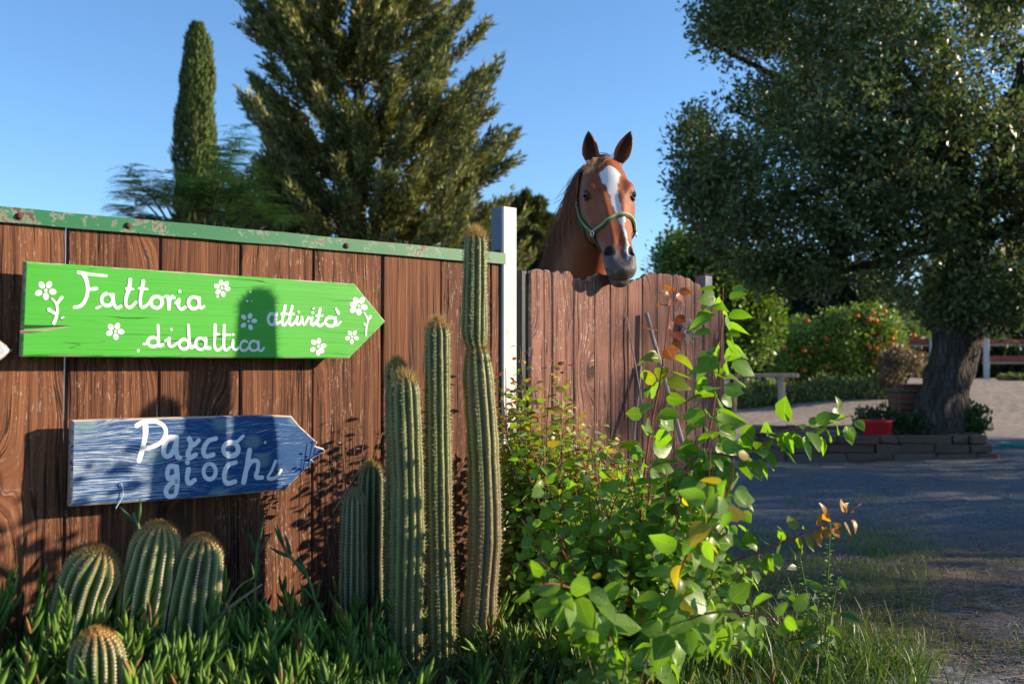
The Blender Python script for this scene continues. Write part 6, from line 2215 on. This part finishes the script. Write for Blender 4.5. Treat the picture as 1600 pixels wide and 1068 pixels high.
# =================================================================== planter, pedestal, bucket, hose
def stone_mat(name, a, b, c_):
    m = NT(name)
    o = m.n("NewGeometry").outputs["Position"]
    r = m.rand()
    n1 = m.noise(o, 14, 5, .65); n2 = m.noise(o, 60, 4, .6)
    c = m.mix(n1, a, b)
    c = m.mix(m.math('MULTIPLY', r, .6), c, c_)
    return m.done(m.pbr(c, .9, m.bump(m.math('ADD', n1, n2), .6, .012), 0, .2))
M['stone'] = stone_mat("planter_stone", (.075,.050,.036), (.17,.115,.082), (.15,.115,.085))
M['brick'] = stone_mat("red_brick", (.14,.055,.035), (.24,.10,.065), (.18,.10,.075))
M['mortar'] = plain("mortar_soil", (.06,.045,.035), .95, 0, .3, 40, .4)
rngp = np.random.default_rng(55)
px0 = at(1235, 700, 11.8).x; px1 = at(1560, 700, 11.8).x
PY0, PY1 = 11.8, 13.9
planter = empty("stone_planter", ((px0 + px1) / 2, (PY0 + PY1) / 2, 0), "low planter of rough stone blocks around the oak trunk", "planter")
pc = Vector(((px0 + px1) / 2, (PY0 + PY1) / 2, 0))
def block(p0, p1, thick, z0, z1, inward):
    """one rough block between two plan points"""
    d = (Vector(p1) - Vector(p0)); L = d.length; d.normalize(); w = Vector(inward)
    V = []
    for (u, v, z) in ((0,0,z0),(L,0,z0),(L,thick,z0),(0,thick,z0),(0,0,z1),(L,0,z1),(L,thick,z1),(0,thick,z1)):
        p = Vector((*p0, 0)) if len(p0) == 2 else Vector(p0)
        q = Vector((p.x, p.y, 0)) + Vector((d.x, d.y, 0)) * u + Vector((w.x, w.y, 0)) * v
        V.append((q.x + rngp.normal(0, .009), q.y + rngp.normal(0, .014), z + rngp.normal(0, .007)))
    import bmesh
    bm = bmesh.new()
    vs = [bm.verts.new(Vector(v) - pc) for v in V]
    for f in ((0,3,2,1),(4,5,6,7),(0,1,5,4),(1,2,6,5),(2,3,7,6),(3,0,4,7)): bm.faces.new([vs[i] for i in f])
    bmesh.ops.recalc_face_normals(bm, faces=bm.faces)
    bmesh.ops.bevel(bm, geom=list(bm.edges), offset=.012, segments=1, affect='EDGES')
    me = bpy.data.meshes.new("block"); bm.to_mesh(me); bm.free()
    me.materials.append(M['stone'])
    link("block", me, planter)
def course(a, b, inward, z0, z1):
    a, b = Vector(a), Vector(b); L = (b - a).length; d = (b - a).normalized(); u = 0.0
    while u < L - .05:
        l = rngp.choice([.14, .2, .34, .46, .6]) * rngp.uniform(.85, 1.15)
        if L - u - l < .16: l = L - u
        p = a + d * (u + .005); q = a + d * (min(u + l, L) - .005)
        off = rngp.uniform(-.03, .03)
        iv = Vector(inward)
        block((p.x + iv.x * off, p.y + iv.y * off), (q.x + iv.x * off, q.y + iv.y * off), .17, z0 + .003, z1 - .003, inward)
        u += l
zl = [-.03, .095, .205, .31]
for k in range(3):
    course((px0, PY0), (px1 - .06 * k, PY0), (0, 1, 0), zl[k], zl[k+1])
    course((px1, PY0 + .19), (px1, PY1), (-1, 0, 0), zl[k], zl[k+1])
    course((px1 - .2, PY1), (px0, PY1), (0, -1, 0), zl[k], zl[k+1])
    course((px0, PY1 - .19), (px0, PY0 + .19), (1, 0, 0), zl[k], zl[k+1])
mb = MB().box((px0 + .10 - pc.x, PY0 + .09 - pc.y, -.02), (px1 - .10 - pc.x, PY1 - .09 - pc.y, .265))
mb.build("soil", M['mortar'], planter)

# brick pedestal
pdY = 13.0
pd_c = at(1421, 640, pdY); pw2 = 50 * pdY / FPX / 2
ped = empty("brick_pedestal", (pd_c.x, pdY, .265), "small brick pillar with a smaller brick cap in the planter", "pillar")
ptop_z = at(1421, 612, pdY).z - .265; pcap_z = at(1421, 598, pdY).z - .265
def brick_mesh(l, w, h):
    mb = MB().box((-l/2, -w/2, 0), (l/2, w/2, h), 0, .006)
    return mb.mesh("brick", M['brick'])
nb = 7
bh = ptop_z / nb
bmesh_a = brick_mesh(pw2 * 1.0 - .008, pw2 * .5 - .004, bh - .010)
def pedestal_courses(hw, z0, h, n, cols):
    me = brick_mesh(hw * 2 / cols - .009, .10, h - .010); ms = brick_mesh(hw * 1.9 - .21, .10, h - .010)
    for k in range(n):
        sh = 0 if k % 2 == 0 else hw / cols * .35
        for side in (-1, 1):
            for c in range(cols):
                o = link("brick", me, ped, (-hw + hw * 2 * (c + .5) / cols, side * (hw - .05), z0 + k * h)); 
            o = link("brick", ms, ped, (side * (hw - .05), 0, z0 + k * h)); o.rotation_euler = (0, 0, math.pi / 2)
pedestal_courses(pw2, 0, bh, nb, 2)
MB().box((-pw2 + .012, -pw2 + .012, 0), (pw2 - .012, pw2 - .012, ptop_z - .004), 0).build("mortar_core", M['mortar'], ped)
MB().box((-pw2 - .025, -pw2 - .025, ptop_z), (pw2 + .025, pw2 + .025, ptop_z + .035), 0, .008).build("slab", M['stone'], ped)
pedestal_courses(pw2 * .66, ptop_z + .036, (pcap_z - ptop_z - .036) / 2, 2, 2)
MB().box((-pw2 * .66 + .012, -pw2 * .66 + .012, ptop_z + .036), (pw2 * .66 - .012, pw2 * .66 - .012, pcap_z - .014), 0).build("mortar_core", M['mortar'], ped)

# red rubber tub
M['red'] = plain("red_rubber", (.50,.018,.018), .5, 0, .1, 40, .1)
bY = 12.05
bc_ = at(1370, 668, bY); br_ = 46 * bY / FPX / 2
tub = empty("rubber_tub", (bc_.x, bY, .268), "red rubber tub standing in the stone planter", "bucket")
bh_ = at(1370, 656, bY).z - .268
MB().lathe([(.001, .0), (br_ * .80, .0), (br_ * .84, .01), (br_ * .97, bh_ * .85), (br_ * 1.03, bh_ * .9), (br_ * 1.03, bh_), (br_ * .97, bh_), (br_ * .93, bh_ * .85), (br_ * .80, .015), (.001, .015)], 28).build("tub", M['red'], tub, None, True)
for sx in (-1, 1):
    MB().tube([Vector((sx * br_ * 1.0 + sx * .03 * math.sin(a), .06 * math.cos(a), bh_ * .93 + .015 * math.sin(a))) for a in np.linspace(0, math.pi, 9)], .008, 6).build("handle", M['red'], tub, None, True)

# turquoise hose lying on the track
M['hose'] = plain("turquoise_hose", (.02,.30,.24), .4, 0, .1, 40, .1)
hp = atz(1590, 697, 0)
pts = []
for k in range(70):
    a = k * .42
    r = .30 + .05 * math.sin(k * .37)
    pts.append(Vector((math.cos(a) * r * (1.1 + .2 * math.sin(k)), math.sin(a) * r * (.7 + .25 * math.sin(k * .61)), .012 + .02 * (k // 15))))
tag(MB().tube(smooth_path(pts[:46], 2), .009, 7).build("garden_hose", M['hose'], None, Vector((hp.x + .1, hp.y, float(gh(hp.x, hp.y)))), True), "turquoise garden hose coiled on the ground beside the planter", "hose")

# hitching rail
hr0 = atz(1221, 652, 0); HY = hr0.y
hitch = empty("hitching_rail", (hr0.x, HY, float(gh(hr0.x, HY))), "pale timber hitching rail on posts before the blossoming bush", "rail")
hz = at(1221, 583, HY).z - float(gh(hr0.x, HY)); mpp = HY / FPX
hxl = at(1098, 586, HY).x - hr0.x; hxr = at(1247, 586, HY).x - hr0.x
MB().box((hxl, -.05, hz - .09), (hxr, .05, hz), 0, .008).build("crossbar", M['pale_timber'], hitch)
for x_ in (0, hxl + .35):
    MB().box((x_ - .065, -.055, -.05), (x_ + .065, .055, hz - .092), 0, .008).build("post", M['pale_timber'], hitch)

# paddock fence with red boards and pale posts
M['pale_post'] = plain("pale_metal_post", (.50,.50,.48), .5, 0, .1, 20, .1)
def paddock(label, x0, x1, posts, rails, Yd):
    a = at(x0, 575, Yd); b = at(x1, 575, Yd); g = float(gh((a.x + b.x) / 2, Yd))
    root = empty("paddock_fence", ((a.x + b.x) / 2, Yd, g), label, "fence", "paddock fence sections")
    for (yt, yb) in rails:
        zt, zb = at(1500, yt, Yd).z - g, at(1500, yb, Yd).z - g
        MB().box((a.x - (a.x+b.x)/2, -.03, zb + .05), (b.x - (a.x+b.x)/2, .03, zt), 0, .006).build("rail", M['red_timber'], root)
        MB().box((a.x - (a.x+b.x)/2, -.05, zb), (b.x - (a.x+b.x)/2, .03, zb + .047), 0, .006).build("rail_edge", M['pale_timber'], root)
    for x_ in posts:
        p = at(x_, 575, Yd)
        MB().box((p.x - .075 - (a.x+b.x)/2, -.14, -.2), (p.x + .075 - (a.x+b.x)/2, -.053, at(x_, 528, Yd).z - g), 0, .01).build("post", M['pale_post'], root)
paddock("red boarded paddock fence section left of the oak trunk", 1392, 1458, (1396, 1455), ((529, 541), (553, 566)), 30.0)
paddock("red boarded paddock fence section right of the oak trunk", 1535, 1720, (1539, 1640, 1715), ((530, 540), (556, 568)), 30.0)
